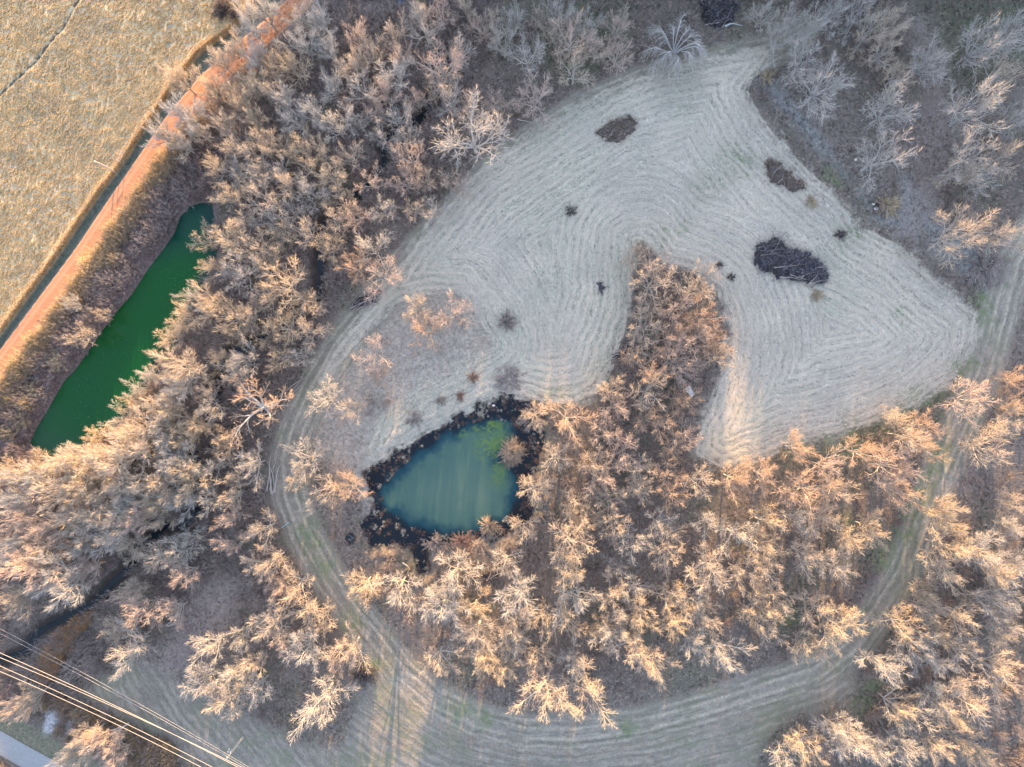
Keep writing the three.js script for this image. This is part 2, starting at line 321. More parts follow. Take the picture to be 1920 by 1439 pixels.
// ---------------------------------------------------------------- ground sheets
{
  const step = 4.25, nx = Math.round((TU1 - TU0) / step), nz = Math.round((TV1 - TV0) / step), hs = new Float32Array((nx + 1) * (nz + 1));
  const uu = (i) => TU0 + i / nx * (TU1 - TU0), vv = (j) => TV0 + j / nz * (TV1 - TV0);
  for (let j = 0; j <= nz; j++) for (let i = 0; i <= nx; i++) {
    const e = Math.min(1, Math.min(i, nx - i, j, nz - j) / 6); hs[j * (nx + 1) + i] = ground(uu(i), vv(j)) * e;
  }
  const sheets = {
    pasture: ['tussocky tan pasture beyond the dirt road', []], ditch: ['shaded grassy ditch between pasture and dirt road', []], dirt_road: ['straight red dirt road past the green pond', []],
    mown_clearing: ['pale mown clearing with rows of cut straw', []], mown_track: ['mown grass lane curving round the clearing and groves', []],
    marsh_mud: ['black mud bed round the blue-green pond', []], pond_bank: ['bare purple-brown bank of the green pond', []], creek_bed: ['muddy creek channel winding through the left wood', []],
    ground: ['leaf-strewn woodland floor', []],
  };
  for (let j = 0; j < nz; j++) for (let i = 0; i < nx; i++) {
    const u = uu(i + 0.5), v = vv(j + 0.5), ro = at(F.road, u, v), fe = at(F.fence, u, v);
    let k = 'ground';
    if (ro < 20) k = 'dirt_road'; else if (fe > 0) k = 'pasture'; else if (ro < 60 && fe > -34) k = 'ditch';
    else if (marshAt(u, v) > 0) k = 'marsh_mud'; else if (at(F.green, u, v) > -14) k = 'pond_bank';
    else if (at(F.creek, u, v) < 16) k = 'creek_bed';
    else if (at(F.clearing, u, v) > 0) k = 'mown_clearing'; else if (at(F.lane, u, v) < 38 || zone('meadow', u, v, 1) > 0.5) k = 'mown_track';
    sheets[k][1].push(j * (nx + 1) + i);
  }
  for (const [name, [label, cells]] of Object.entries(sheets)) {
    const seen = new Map(), p = [], n = [], uv = [], idx = [];
    const vert = (q) => {
      if (seen.has(q)) return seen.get(q);
      const i = q % (nx + 1), j = (q - i) / (nx + 1), H = (a, b) => hs[clamp(b, 0, nz) * (nx + 1) + clamp(a, 0, nx)], d = step * S;
      const t = new THREE.Vector3(H(i - 1, j) - H(i + 1, j), 2 * d, H(i, j - 1) - H(i, j + 1)).normalize();
      p.push(X(uu(i)), hs[q], Z(vv(j))); n.push(t.x, t.y, t.z); uv.push(i / nx, j / nz);
      seen.set(q, p.length / 3 - 1); return p.length / 3 - 1;
    };
    for (const q of cells) { const a = vert(q), b = vert(q + 1), c = vert(q + nx + 1), d = vert(q + nx + 2); idx.push(a, c, b, b, c, d); }
    const g = new THREE.BufferGeometry();
    g.setAttribute('position', new THREE.Float32BufferAttribute(p, 3)); g.setAttribute('normal', new THREE.Float32BufferAttribute(n, 3)); g.setAttribute('uv', new THREE.Float32BufferAttribute(uv, 2)); g.setIndex(idx);
    tag(part(name, g, groundMat, scene), label, undefined, undefined, 'structure');
  }
  // the land goes on beyond the detailed sheet
  const w = 128, d = new Uint8Array(w * w * 4), r = rngOf(5);
  for (let j = 0; j < w; j++) for (let i = 0; i < w; i++) { const q = 0.75 + 0.5 * r(), k = (j * w + i) * 4; d[k] = 118 * q; d[k + 1] = 107 * q; d[k + 2] = 92 * q; d[k + 3] = 255; }
  const t = new THREE.DataTexture(d, w, w); t.colorSpace = THREE.SRGBColorSpace; t.wrapS = t.wrapT = THREE.RepeatWrapping; t.magFilter = THREE.LinearFilter; t.needsUpdate = true;
  const sh = new THREE.Shape(), B = 1500; sh.moveTo(-B, -B); sh.lineTo(B, -B); sh.lineTo(B, B); sh.lineTo(-B, B); sh.closePath();
  const ho = new THREE.Path(), x0 = X(TU0), x1 = X(TU1), z0 = Z(TV0), z1 = Z(TV1); ho.moveTo(x0, -z0); ho.lineTo(x1, -z0); ho.lineTo(x1, -z1); ho.lineTo(x0, -z1); ho.closePath(); sh.holes.push(ho);
  const g = new THREE.ShapeGeometry(sh).rotateX(-Math.PI / 2), a = g.attributes.uv; for (let i = 0; i < a.count; i++) a.setXY(i, a.getX(i) / 16, a.getY(i) / 16);
  tag(part('land', g, new THREE.MeshStandardMaterial({ map: t, roughness: 1 }), scene), 'dull brown land around', undefined, undefined, 'structure');
}

// ---------------------------------------------------------------- water
function waterSheet(name, label, P, y, paint, rough = 0.12) {
  const us = P.map((q) => q[0]), vs = P.map((q) => q[1]), u0 = Math.min(...us) - 12, u1 = Math.max(...us) + 12, v0 = Math.min(...vs) - 12, v1 = Math.max(...vs) + 12;
  const w = Math.round(u1 - u0), h = Math.round(v1 - v0), d = new Uint8Array(w * h * 4);
  for (let j = 0; j < h; j++) for (let i = 0; i < w; i++) {
    const c = paint(u0 + i, v0 + j), k = (j * w + i) * 4;
    for (let q = 0; q < 3; q++) d[k + q] = 255 * Math.pow(clamp(c[q]), 1 / 2.2); d[k + 3] = 255;
  }
  const t = new THREE.DataTexture(d, w, h); t.colorSpace = THREE.SRGBColorSpace; t.magFilter = t.minFilter = THREE.LinearFilter; t.needsUpdate = true;
  const cx = P.reduce((s, q) => s + q[0], 0) / P.length, cy = P.reduce((s, q) => s + q[1], 0) / P.length;
  const sh = new THREE.Shape(P.map(([a, b]) => { const l = Math.hypot(a - cx, b - cy) || 1; return new THREE.Vector2(X(a + (a - cx) / l * 7), -Z(b + (b - cy) / l * 7)); }));
  const g = new THREE.ShapeGeometry(sh).rotateX(-Math.PI / 2), pa = g.attributes.position, ua = g.attributes.uv;
  for (let i = 0; i < pa.count; i++) ua.setXY(i, (U(pa.getX(i)) - u0) / w, (V(pa.getZ(i)) - v0) / h);
  const m = part(name, g, new THREE.MeshPhysicalMaterial({ map: t, roughness: rough, ior: 1.33, specularIntensity: 0.7 }), scene); m.position.y = y;
  return tag(m, label, undefined, undefined, 'structure');
}
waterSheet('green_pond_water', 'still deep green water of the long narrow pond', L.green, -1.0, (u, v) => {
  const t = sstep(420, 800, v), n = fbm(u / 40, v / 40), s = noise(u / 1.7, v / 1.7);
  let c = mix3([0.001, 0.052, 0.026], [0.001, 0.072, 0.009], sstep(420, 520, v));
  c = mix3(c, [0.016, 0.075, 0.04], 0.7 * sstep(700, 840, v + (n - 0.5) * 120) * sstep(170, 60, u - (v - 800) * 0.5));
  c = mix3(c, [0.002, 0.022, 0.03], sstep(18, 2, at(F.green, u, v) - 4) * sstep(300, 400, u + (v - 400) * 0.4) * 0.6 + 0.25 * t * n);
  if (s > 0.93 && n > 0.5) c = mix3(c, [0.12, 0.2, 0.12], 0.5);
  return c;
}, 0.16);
waterSheet('pond_water', 'murky blue-green water of the round pond with algae', L.marsh, -0.5, (u, v) => {
  const n = fbm(u / 26, v / 26), n2 = noise(u / 3.2, v / 3.2), w = at(F.water, u, v) + (n - 0.5) * 30;
  let c = mix3([0.003, 0.008, 0.016], [0.004, 0.045, 0.066], sstep(-10, 4, w));
  c = mix3(c, [0.056, 0.122, 0.103], sstep(0, 26, w));
  c = mix3(c, [0.086, 0.148, 0.12], sstep(20, 70, w) * sstep(-0.3, 1, (v - 840) / 150));
  const al = Math.max(0.85 * sstep(48, 10, Math.hypot((u - 925) * 0.9, v - 835)), sstep(30, 4, Math.hypot((u - 915) * 0.6, v - 800)), 0.9 * sstep(22, 4, Math.hypot(u - 862, (v - 812) * 1.6)), 0.6 * sstep(30, 5, Math.hypot(u - 935, (v - 885) * 0.6)));
  c = mix3(c, mix3([0.06, 0.15, 0.04], [0.16, 0.23, 0.025], n2), 0.75 * al * sstep(0.3, 0.6, n * 0.6 + n2 * 0.4) * sstep(-3, 6, w));
  return c;
}, 0.14);
{
  const W = [], P = L.creek, half = 7;
  const left = [], right = [];
  P.forEach((q, k) => { const a = P[Math.max(0, k - 1)], b = P[Math.min(P.length - 1, k + 1)], l = Math.hypot(b[0] - a[0], b[1] - a[1]), w = half + 3 * Math.sin(k * 2.3); left.push([q[0] - (b[1] - a[1]) / l * w, q[1] + (b[0] - a[0]) / l * w]); right.push([q[0] + (b[1] - a[1]) / l * w, q[1] - (b[0] - a[0]) / l * w]); });
  W.push(...left, ...right.reverse());
  const g = new THREE.ShapeGeometry(new THREE.Shape(W.map(([a, b]) => new THREE.Vector2(X(a), -Z(b))))).rotateX(-Math.PI / 2);
  const m = part('creek_water', g, new THREE.MeshPhysicalMaterial({ color: new THREE.Color().setRGB(0.006, 0.014, 0.02), roughness: 0.1, ior: 1.33 }), scene); m.position.y = -1.42;
  tag(m, 'dark narrow creek water winding through the left wood', undefined, undefined, 'structure');
  const pit = part('pit_water', new THREE.CircleGeometry(0.95, 20).rotateX(-Math.PI / 2), new THREE.MeshPhysicalMaterial({ color: new THREE.Color().setRGB(0.004, 0.03, 0.055), roughness: 0.1, ior: 1.33 }), scene);
  pit.position.set(X(656), ground(656, 1011) + 0.2, Z(1011));
  tag(pit, 'dark blue water in the small pit left of the pond', undefined, undefined, 'structure');
}
// asphalt road in the lower left corner
{
  const P = L.asphalt, pos = [], uv = [], idx = [], w = 20; let run = 0;
  P.forEach((q, k) => {
    const a = P[Math.max(0, k - 1)], b = P[Math.min(P.length - 1, k + 1)], l = Math.hypot(b[0] - a[0], b[1] - a[1]), nx = -(b[1] - a[1]) / l, ny = (b[0] - a[0]) / l;
    if (k) run += Math.hypot(q[0] - P[k - 1][0], q[1] - P[k - 1][1]) * S;
    for (const s of [0, 0.5, 1]) { pos.push(X(q[0] + nx * s * 2 * w), 0.1 + 0.05 * (1 - Math.abs(s * 2 - 1)), Z(q[1] + ny * s * 2 * w)); uv.push(run / 4, s); }
    if (k) for (const s of [0, 1]) { const o = (k - 1) * 3 + s; idx.push(o, o + 1, o + 3, o + 1, o + 4, o + 3); }
  });
  const g = new THREE.BufferGeometry(); g.setAttribute('position', new THREE.Float32BufferAttribute(pos, 3)); g.setAttribute('uv', new THREE.Float32BufferAttribute(uv, 2)); g.setIndex(idx); g.computeVertexNormals();
  const n = 256, d = new Uint8Array(n * n * 4);
  for (let j = 0; j < n; j++) for (let i = 0; i < n; i++) { const q = 0.85 + 0.16 * noise(i / 2, j / 2) + 0.14 * fbm(i / 40, j / 10), k = (j * n + i) * 4; d[k] = 150 * q; d[k + 1] = 152 * q; d[k + 2] = 154 * q; d[k + 3] = 255; }
  const t = new THREE.DataTexture(d, n, n); t.colorSpace = THREE.SRGBColorSpace; t.wrapS = t.wrapT = THREE.RepeatWrapping; t.magFilter = THREE.LinearFilter; t.needsUpdate = true;
  tag(part('road', g, new THREE.MeshStandardMaterial({ map: t, roughness: 0.8 }), scene), 'grey paved road crossing the lower left corner', undefined, undefined, 'structure');
}

// ---------------------------------------------------------------- bare trees
const norm = (a) => { const l = Math.hypot(...a) || 1; return [a[0] / l, a[1] / l, a[2] / l]; };
function turned(d, angle, az) {                        // a direction at ANGLE from d, turned AZ round it
  const e = Math.abs(d[1]) < 0.9 ? [0, 1, 0] : [1, 0, 0], u = norm([d[1] * e[2] - d[2] * e[1], d[2] * e[0] - d[0] * e[2], d[0] * e[1] - d[1] * e[0]]), w = [d[1] * u[2] - d[2] * u[1], d[2] * u[0] - d[0] * u[2], d[0] * u[1] - d[1] * u[0]];
  const s = Math.sin(angle), c = Math.cos(angle), ca = Math.cos(az) * s, sa = Math.sin(az) * s;
  return [d[0] * c + u[0] * ca + w[0] * sa, d[1] * c + u[1] * ca + w[1] * sa, d[2] * c + u[2] * ca + w[2] * sa];
}
const KIND = {
  oak:   { h: 10, fork: 0.2, limbs: [6, 8], lean: [0.35, 1.2], l1: [4.2, 5.6], wander: 0.42, up: 0.03, n2: 8, a2: 0.76, l2: 0.54, n3: 7, a3: 0.74, l3: 0.52, n4: 5, a4: 0.72, l4: [0.3, 0.8], tw: 0.0215 },
  vase:  { h: 10.5, fork: 0.22, limbs: [7, 9], lean: [0.15, 0.95], l1: [5.6, 7.2], wander: 0.24, up: 0.02, n2: 9, a2: 0.62, l2: 0.42, n3: 7, a3: 0.62, l3: 0.52, n4: 5, a4: 0.6, l4: [0.35, 0.85], tw: 0.021 },
  plume: { h: 11, fork: 0.25, limbs: [8, 10], lean: [0.1, 0.75], l1: [5.0, 7.2], wander: 0.16, up: 0.04, n2: 9, a2: 0.5, l2: 0.4, n3: 6, a3: 0.46, l3: 0.55, n4: 6, a4: 0.42, l4: [0.45, 0.95], tw: 0.019 },
  sycamore: { h: 12, fork: 0.22, limbs: [7, 7], lean: [0.7, 1.3], l1: [5.6, 7.6], wander: 0.5, up: 0.06, n2: 8, a2: 0.8, l2: 0.48, n3: 7, a3: 0.7, l3: 0.42, n4: 6, a4: 0.6, l4: [0.35, 0.65], tw: 0.03, fat: 1.7 },
};
function makeTree(kind, seed) {
  const K = KIND[kind], r = rngOf(seed), T = new Buf(), C = new Buf(), R = (a, b) => a + (b - a) * r(), fat = K.fat || 1;
  const tone = () => { const k = R(0.72, 1.2); return [k, k * R(0.96, 1.03), k * R(0.9, 1.06)]; };
  const path = (p, d, len, segs, wander, up) => {
    const out = [p.slice()]; let q = p.slice(), e = d.slice();
    for (let k = 0; k < segs; k++) {
      e = norm([e[0] + R(-1, 1) * wander, e[1] + R(-1, 1) * wander + up, e[2] + R(-1, 1) * wander]);
      q = [q[0] + e[0] * len / segs, q[1] + e[1] * len / segs, q[2] + e[2] * len / segs]; out.push(q);
    }
    return out;
  };
  const on = (P, t) => { const f = t * (P.length - 1), k = Math.min(P.length - 2, Math.floor(f)), a = P[k], b = P[k + 1], g = f - k; return [[lerp(a[0], b[0], g), lerp(a[1], b[1], g), lerp(a[2], b[2], g)], norm([b[0] - a[0], b[1] - a[1], b[2] - a[2]])]; };
  const taper = (n, a, b) => Array.from({ length: n }, (_, k) => lerp(a, b, k / (n - 1)));
  const twigs = (P, n, az0) => { for (let k = 0; k < n; k++) { const [p, d] = on(P, k === 0 ? 0.99 : R(0.15, 1)), e = k === 0 ? d : turned(d, K.a4 * R(0.6, 1.3), az0 + k * 2.4); e[1] += K.up; const l = R(...K.l4); C.spike(p, [p[0] + e[0] * l, p[1] + e[1] * l, p[2] + e[2] * l], K.tw * R(0.8, 1.25), tone()); } };
  const trunkTop = K.h * K.fork, tp = path([0, -0.3, 0], [R(-0.05, 0.05), 1, R(-0.05, 0.05)], trunkTop + 0.3, 3, 0.06, 0.05);
  T.tube(tp, [0.3 * fat, 0.23 * fat, 0.21 * fat, 0.2 * fat], 8, [1, 1, 1]);
  const nl = Math.round(R(...K.limbs)), a0 = R(0, 6.28);
  for (let i = 0; i < nl; i++) {
    const lead = i === 0, t = lead ? 1 : R(0.72, 1), [p] = on(tp, t), lean = lead ? 0.12 : lerp(K.lean[0], K.lean[1], Math.pow((i - 0.5) / (nl - 1), 0.8)) * R(0.85, 1.15);
    const d = turned([0, 1, 0], lean, a0 + i * 2.4 + R(-0.3, 0.3)), len = R(...K.l1) * (lead ? 0.95 : 1), lp = path(p, d, len, 6, K.wander * 0.6, K.up), r0 = 0.15 * fat * R(0.85, 1.15), lr = taper(7, r0, 0.035);
    T.tube(lp, lr, 6, [1, 1, 1]);
    const n2 = K.n2;
    for (let j = 0; j < n2; j++) {
      const u = j === 0 ? 1 : lerp(0.26, 0.96, (j - 0.5) / (n2 - 1)) + R(-0.04, 0.04), [q, e] = on(lp, Math.min(1, u)), f = j === 0 ? e : turned(e, K.a2 * R(0.7, 1.25), j * 2.4 + i + R(-0.4, 0.4));
      const l2 = len * K.l2 * (j === 0 ? 0.6 : lerp(1.05, 0.6, u)) * R(0.75, 1.2), bp = path(q, norm([f[0], f[1] + K.up, f[2]]), l2, 4, K.wander * 0.6, K.up), rb = Math.max(0.034, lerp(r0, 0.035, Math.min(1, u)) * 0.55);
      (rb > 0.05 ? T : C).tube(bp, taper(5, rb, 0.024), 4, rb > 0.05 ? [1, 1, 1] : [1.05, 1.03, 1]);
      for (let k = 0; k < K.n3; k++) {
        const w = k === 0 ? 1 : lerp(0.2, 0.97, (k - 0.5) / (K.n3 - 1)), [s, g] = on(bp, w), h = k === 0 ? g : turned(g, K.a3 * R(0.7, 1.3), k * 2.4 + j), l3 = Math.max(0.5, l2 * K.l3 * (k === 0 ? 0.55 : lerp(1.1, 0.6, w)) * R(0.75, 1.2));
        const cp = path(s, norm([h[0], h[1] + K.up, h[2]]), l3, 2, K.wander * 0.6, K.up);
        C.tube(cp, [0.028, 0.023, 0.014], 3, tone());
        twigs(cp, K.n4, k + j);
      }
    }
  }
  const rad = [], P = C.p; let top = 0;
  for (let i = 0; i < P.length; i += 9) { rad.push(Math.hypot(P[i], P[i + 2])); top = Math.max(top, P[i + 1]); }
  rad.sort((a, b) => a - b);
  return { trunk: T.build(), crown: C.build(), R: rad[Math.floor(rad.length * 0.95)], H: top, tris: (T.i.length + C.i.length) / 3 };
}
const PROTO = {
  o: [1, 2, 3, 4, 5, 6].map((s) => makeTree('oak', s * 101)), v: [1, 2, 3, 4, 5].map((s) => makeTree('vase', s * 211)), p: [1, 2, 3, 4, 5].map((s) => makeTree('plume', s * 307)), y: [makeTree('sycamore', 977)],
};
console.log('tree triangles', JSON.stringify(Object.fromEntries(Object.entries(PROTO).map(([k, a]) => [k, a.map((t) => [t.tris, +t.R.toFixed(1), +t.H.toFixed(1)])]))));
const vc = { vertexColors: true };
const BARK = { pale: mat(0.56, 0.53, 0.48, 0.9, vc), tan: mat(0.47, 0.43, 0.38, 0.9, vc), grey: mat(0.46, 0.455, 0.44, 0.9, vc), white: mat(0.62, 0.6, 0.56, 0.85, vc) };
const TWIG = { tan: mat(0.63, 0.54, 0.445, 0.9, vc), pink: mat(0.62, 0.51, 0.45, 0.9, vc), gold: mat(0.66, 0.545, 0.405, 0.9, vc), grey: mat(0.56, 0.54, 0.51, 0.9, vc), rust: mat(0.6, 0.45, 0.34, 0.9, vc) };

// crowns traced tile by tile at three times the photo's size: kind letter, centre, width
const TILES = [
  [0, 0, 'gold', 'p1000 440 260,p1180 480 240,p1040 640 280,p890 740 240,p1010 800 230,p1110 740 200,p1230 330 220,p1400 130 260,p1480 60 260,v1700 80 250,v1800 110 250,p1330 250 210,p1440 300 220,o1560 330 210,v1700 230 250,o1650 350 230,v1850 270 220,p1420 470 220,o1540 480 210,v1600 560 240,v1760 620 240,o1660 670 210,v1860 480 220,v1880 700 220,p1340 570 220,p1420 650 210,p1240 680 200,o1300 790 230,o1420 850 250,o1460 750 200,o1560 800 220,v1680 820 220,v1800 850 210,v1200 940 210,o1330 960 200,o1450 980 220,v1580 960 220,o1700 930 210,v1850 970 210,v1280 1100 240,o1460 1100 230,v1610 1050 230,o1750 1080 230,o1880 1100 210,v1350 1240 230,o1500 1230 210,o1620 1180 210,o1130 1330 200,v1270 1350 230,o1430 1370 230,o1560 1330 200,v1700 1300 270,o1870 1250 210,o1850 1390 200'],
  [640, 0, 'tan', 'v80 190 190,v300 180 200,o470 150 210,o560 60 190,v420 70 190,o150 290 190,v60 370 190,o320 290 190,o560 340 330,v310 410 230,v420 540 190,o540 470 180,o110 500 210,v240 520 190,o60 660 200,o170 620 170,o300 620 240,v220 740 210,o380 760 180,o640 280 220,v620 550 210,o720 620 220,o880 560 180,o740 740 440,o380 880 210,v170 1010 200,o370 1020 180,o460 1000 150,o80 1200 210,o230 1180 170,o400 1170 170,o520 1180 190,o590 1000 160,o680 1040 150,o170 1380 240,o860 150 190,o960 90 190,o920 220 210,o1050 290 250,o1090 540 270,o1300 190 290,o1400 120 230,o1320 370 240,o1440 260 210,o1560 290 210,o1550 130 210,o1100 100 170,o1230 50 210,o40 870 180,v700 30 170,o780 130 170,o1180 180 180'],
  [1280, 0, 'grey', 'o560 210 210,o700 160 240,o820 100 210,o700 330 270,o1020 60 270,o1080 160 250,o880 50 210,o1200 100 230,o800 470 340,o1150 280 230,o1240 400 210,o1410 330 270,o1200 590 330,o1150 870 310,o1700 590 380,o1720 230 300,o1860 180 260,o1810 380 220,o1880 650 200,o1650 880 310,o1830 880 220,o1570 970 220,o1710 990 230,o1580 1290 350,o1750 1280 260,o1870 1340 220,o470 60 190,o610 80 180'],
  [0, 480, 'gold', 'v1180 50 200,v1070 240 190,v1030 350 190,v960 460 180,v900 590 190,v850 680 200,v760 760 190,v730 840 170,v640 930 190,v510 1030 180,v400 1130 180,o1340 100 270,o1480 40 210,o1600 180 330,p1180 270 230,o1280 330 250,v1390 340 210,o1310 430 180,o1480 440 170,o1590 400 210,o1740 420 210,o1560 580 170,v1220 560 210,v1380 580 210,p1020 640 300,v1300 640 200,o1350 690 200,v1130 760 230,p1000 760 230,p940 870 250,v1180 860 210,p1070 960 220,p900 960 250,p760 1000 270,p980 1040 240,v1130 960 210,o1220 1080 190,o1280 1050 170,p700 1130 350,p900 1150 240,p1020 1150 230,p560 1150 270,p430 1180 280,p1060 1260 240,p940 1280 230,p800 1290 270,p640 1270 270,p480 1290 290,p320 1330 330,p150 1260 270,p80 1390 250,p200 1190 210,v1180 1190 210,v1400 1180 250,v1290 1240 210,v1150 1390 230,v1300 1360 210,p1000 1390 210,p720 1400 250,p560 1410 250,p870 1390 210,p30 1230 190,y1430 860 430,o1830 820 240,o1710 1140 260,o1860 1320 220,o1750 1390 180,o1670 1250 170,o1640 270 200,o1730 270 180,o1480 250 200,o420 450 160,o400 270 130,o550 320 110,o1690 560 170'],
  [640, 480, 'pink', 'o210 110 260,o630 320 240,o480 420 240,o420 300 190,o180 560 230,o70 860 190,o210 680 140,o40 1310 230,v1280 920 310,o1200 1150 220,o1090 1320 210,o1320 1400 190,o1500 1000 230,o1540 860 220,o1530 760 180,o1740 770 240,o1720 620 270,o1680 540 190,o1760 160 280,o1720 390 240,o1850 460 230,o1880 290 210,o1860 600 240,o1720 910 190,o1800 950 230,o1890 810 190,o1430 1180 210,o1450 1270 230,o1600 1120 230,o1680 1210 210,o1690 1330 210,o1520 1380 200,o1850 1240 210,o1880 1100 190,o1870 1370 210,o1750 20 210,o1660 10 160,o60 60 220,o1090 900 170'],
  [1280, 480, 'pink', 'o60 200 230,o110 330 240,o20 390 210,o60 480 230,o190 490 210,o200 570 200,o20 650 210,o50 820 190,v660 1090 240,v830 1190 250,v1040 1120 250,v1290 1020 310,v1390 970 210,v1370 1100 210,o1200 1200 290,v1240 1320 310,o1210 910 150,v300 1260 230,v480 1240 250,o740 1340 290,o890 1330 210,o90 1280 230,o630 1330 200,o1660 810 330,o1740 1080 280,o1870 930 210,o1880 690 170,o1880 830 170,o1870 1400 170,o130 100 170,o30 1010 190'],
  [0, 960, 'tan', 'p100 60 250,p250 110 270,p420 60 250,p600 60 270,p580 150 230,p740 50 250,v880 40 210,p90 190 250,p180 330 310,p320 400 320,p90 510 210,p240 230 250,p420 210 230,p480 330 190,v700 200 210,o980 250 230,o1050 170 190,v880 270 190,v1020 360 210,v1280 40 190,v1470 110 240,v1260 200 190,v1440 330 240,v1530 280 210,v780 560 290,o720 470 190,v960 570 230,o640 670 190,v710 820 330,v1170 780 260,v1300 930 270,v1420 880 230,v1280 1060 270,v1440 1000 210,v1120 990 250,o1560 440 190,o1650 430 230,v1530 640 250,v1570 750 210,o1720 580 240,o1800 610 200,v1700 800 260,v1880 840 210,v1790 1100 380,o1350 700 180,p470 1290 220,p590 1310 230,p70 1110 190,p150 1060 190,p640 1390 210,p380 1400 200'],
  [640, 960, 'gold', 'v50 790 260,o120 430 230,v320 440 290,o640 360 310,v560 550 290,v750 560 230,v770 690 260,o930 290 190,v1010 490 280,v960 650 270,o1280 200 330,o1320 100 210,o1380 40 190,v1280 340 310,v1310 490 290,o1030 100 180,o1530 90 210,o1650 190 230,o1790 70 210,o1830 260 210,o1860 150 180,o1530 320 150,v1540 480 240,v1590 600 230,v1700 600 250,o1850 500 230,o1650 450 210,v1890 630 250,v1520 690 260,v1670 800 330,o1460 650 170,v1770 860 260,o1260 640 270,v540 850 270,v820 840 260,v900 890 240,o970 770 220,o1100 830 210,v1180 1060 400,v1380 1030 360,v1310 870 250,o1130 620 210'],
  [1280, 960, 'gold', 'o160 70 210,v330 150 270,o480 70 230,o480 210 240,v480 330 240,v170 340 290,v330 350 230,o650 60 210,o770 40 240,v700 250 250,v860 320 230,v940 150 260,v1080 100 250,o60 530 230,o130 610 230,v60 720 290,v230 810 310,o450 560 260,o560 510 210,v510 660 230,o740 540 210,v870 640 290,v700 750 210,v780 800 200,p1480 40 250,v1560 230 360,v1480 330 230,v1700 250 270,v1780 340 290,v1880 330 230,v1880 90 210,o1370 450 170,o1400 560 200,o1250 650 250,o1330 760 260,v1150 880 290,o1450 710 210,o1620 600 230,o1740 510 230,o1850 500 190,o1840 630 210,v1440 860 250,o1580 790 230,v1800 700 230,v1820 920 330,v1610 1090 320,v1540 1160 270,v1220 1120 280,o1330 1180 240,o880 1250 230,v960 1320 270,o720 1340 230,v1100 1360 250,v1260 1340 250,v1450 1330 270,v1610 1330 210,o600 1390 210,v1700 1400 180,v1440 1080 240'],
];
const TREES = [];
TILES.forEach(([ou, ov, hue, list]) => {
  for (const s of list.split(',')) { const k = s[0], [a, b, d] = s.slice(1).split(' ').map(Number); TREES.push({ k, u: ou + a / 3, v: ov + b / 3, d: d / 3 * S * (k === 'p' && ou + ov === 0 ? 0.82 : 1), hue }); }
});
// what the trees are described by: landmarks one can find in the picture
const MARKS = [
  ["the green pond's upper tip", 372, 388], ["the green pond's lower tip", 85, 850], ["the green pond's middle", 210, 620], ['the white-limbed tree', 475, 770], ['the round pond', 850, 900],
  ['the big dark brush pile', 1480, 488], ['the brush heap on the top edge', 1345, 25], ['the weedy patch beside the lane', 1157, 243], ['the strip of brown weeds', 1470, 335], ['the black log heap', 1172, 655],
  ['the white scrap', 1293, 733], ['the utility pole', 440, 1400], ['the paved road', 50, 1400], ['the creek bend', 80, 1190], ['the fallen logs beside the lane', 512, 890],
  ['the lower right lane fork', 1600, 1235], ['the lower left lane bend', 690, 1195], ['the dark inlet channel', 795, 1045], ['the blue drum', 752, 10], ['the drooping tree', 1265, 75],
  ['the pale junk', 1643, 385], ['the straw swirl', 1560, 680], ['the overgrown red road', 420, 120], ['the lower right corner', 1920, 1439], ['the upper right corner', 1920, 0], ['the cut green verge', 1740, 900],
  ['the lower lane edge', 1080, 1378], ["the wood's dark creek pool", 598, 490], ['the pole in the pasture', 200, 313], ['the fallen branches', 690, 560], ['the round shrub islet', 960, 850],
];
const ORD = ['nearest', 'second nearest', 'third nearest', 'fourth nearest', 'fifth nearest', 'sixth nearest', 'seventh nearest', 'eighth nearest', 'ninth nearest', 'tenth nearest', 'eleventh nearest', 'twelfth nearest', 'thirteenth nearest', 'fourteenth nearest'];
const DIRS = ['right of', 'below right of', 'below', 'below left of', 'left of', 'above left of', 'above', 'above right of'];
{
  const sectors = {};
  for (const t of TREES) {
    let best = 1e9; for (const [n, u, v] of MARKS) { const d = Math.hypot(t.u - u, t.v - v); if (d < best && d > 1) { best = d; t.mark = n; t.dir = DIRS[(Math.round(Math.atan2(t.v - v, t.u - u) / (Math.PI / 4)) + 8) % 8]; t.dist = d; } }
    (sectors[t.mark + t.dir] ??= []).push(t);
  }
  for (const a of Object.values(sectors)) { a.sort((p, q) => p.dist - q.dist); a.forEach((t, i) => { t.rank = ORD[i] || `number ${i + 1} nearest`; if (a.length === 1) t.rank = ''; }); }
}
const SHAPE = { o: 'spreading', v: 'fan-shaped', p: 'feathery', y: 'wide' };
const TONES = { tan: ['tan', 'pink', 'grey'], gold: ['gold', 'tan', 'grey'], grey: ['grey', 'tan', 'grey'], pink: ['pink', 'tan', 'rust'] };
const masters = {}, filler = {};
TREES.slice().sort((a, b) => b.d - a.d).forEach((t, n) => { t.own = n < 298; });
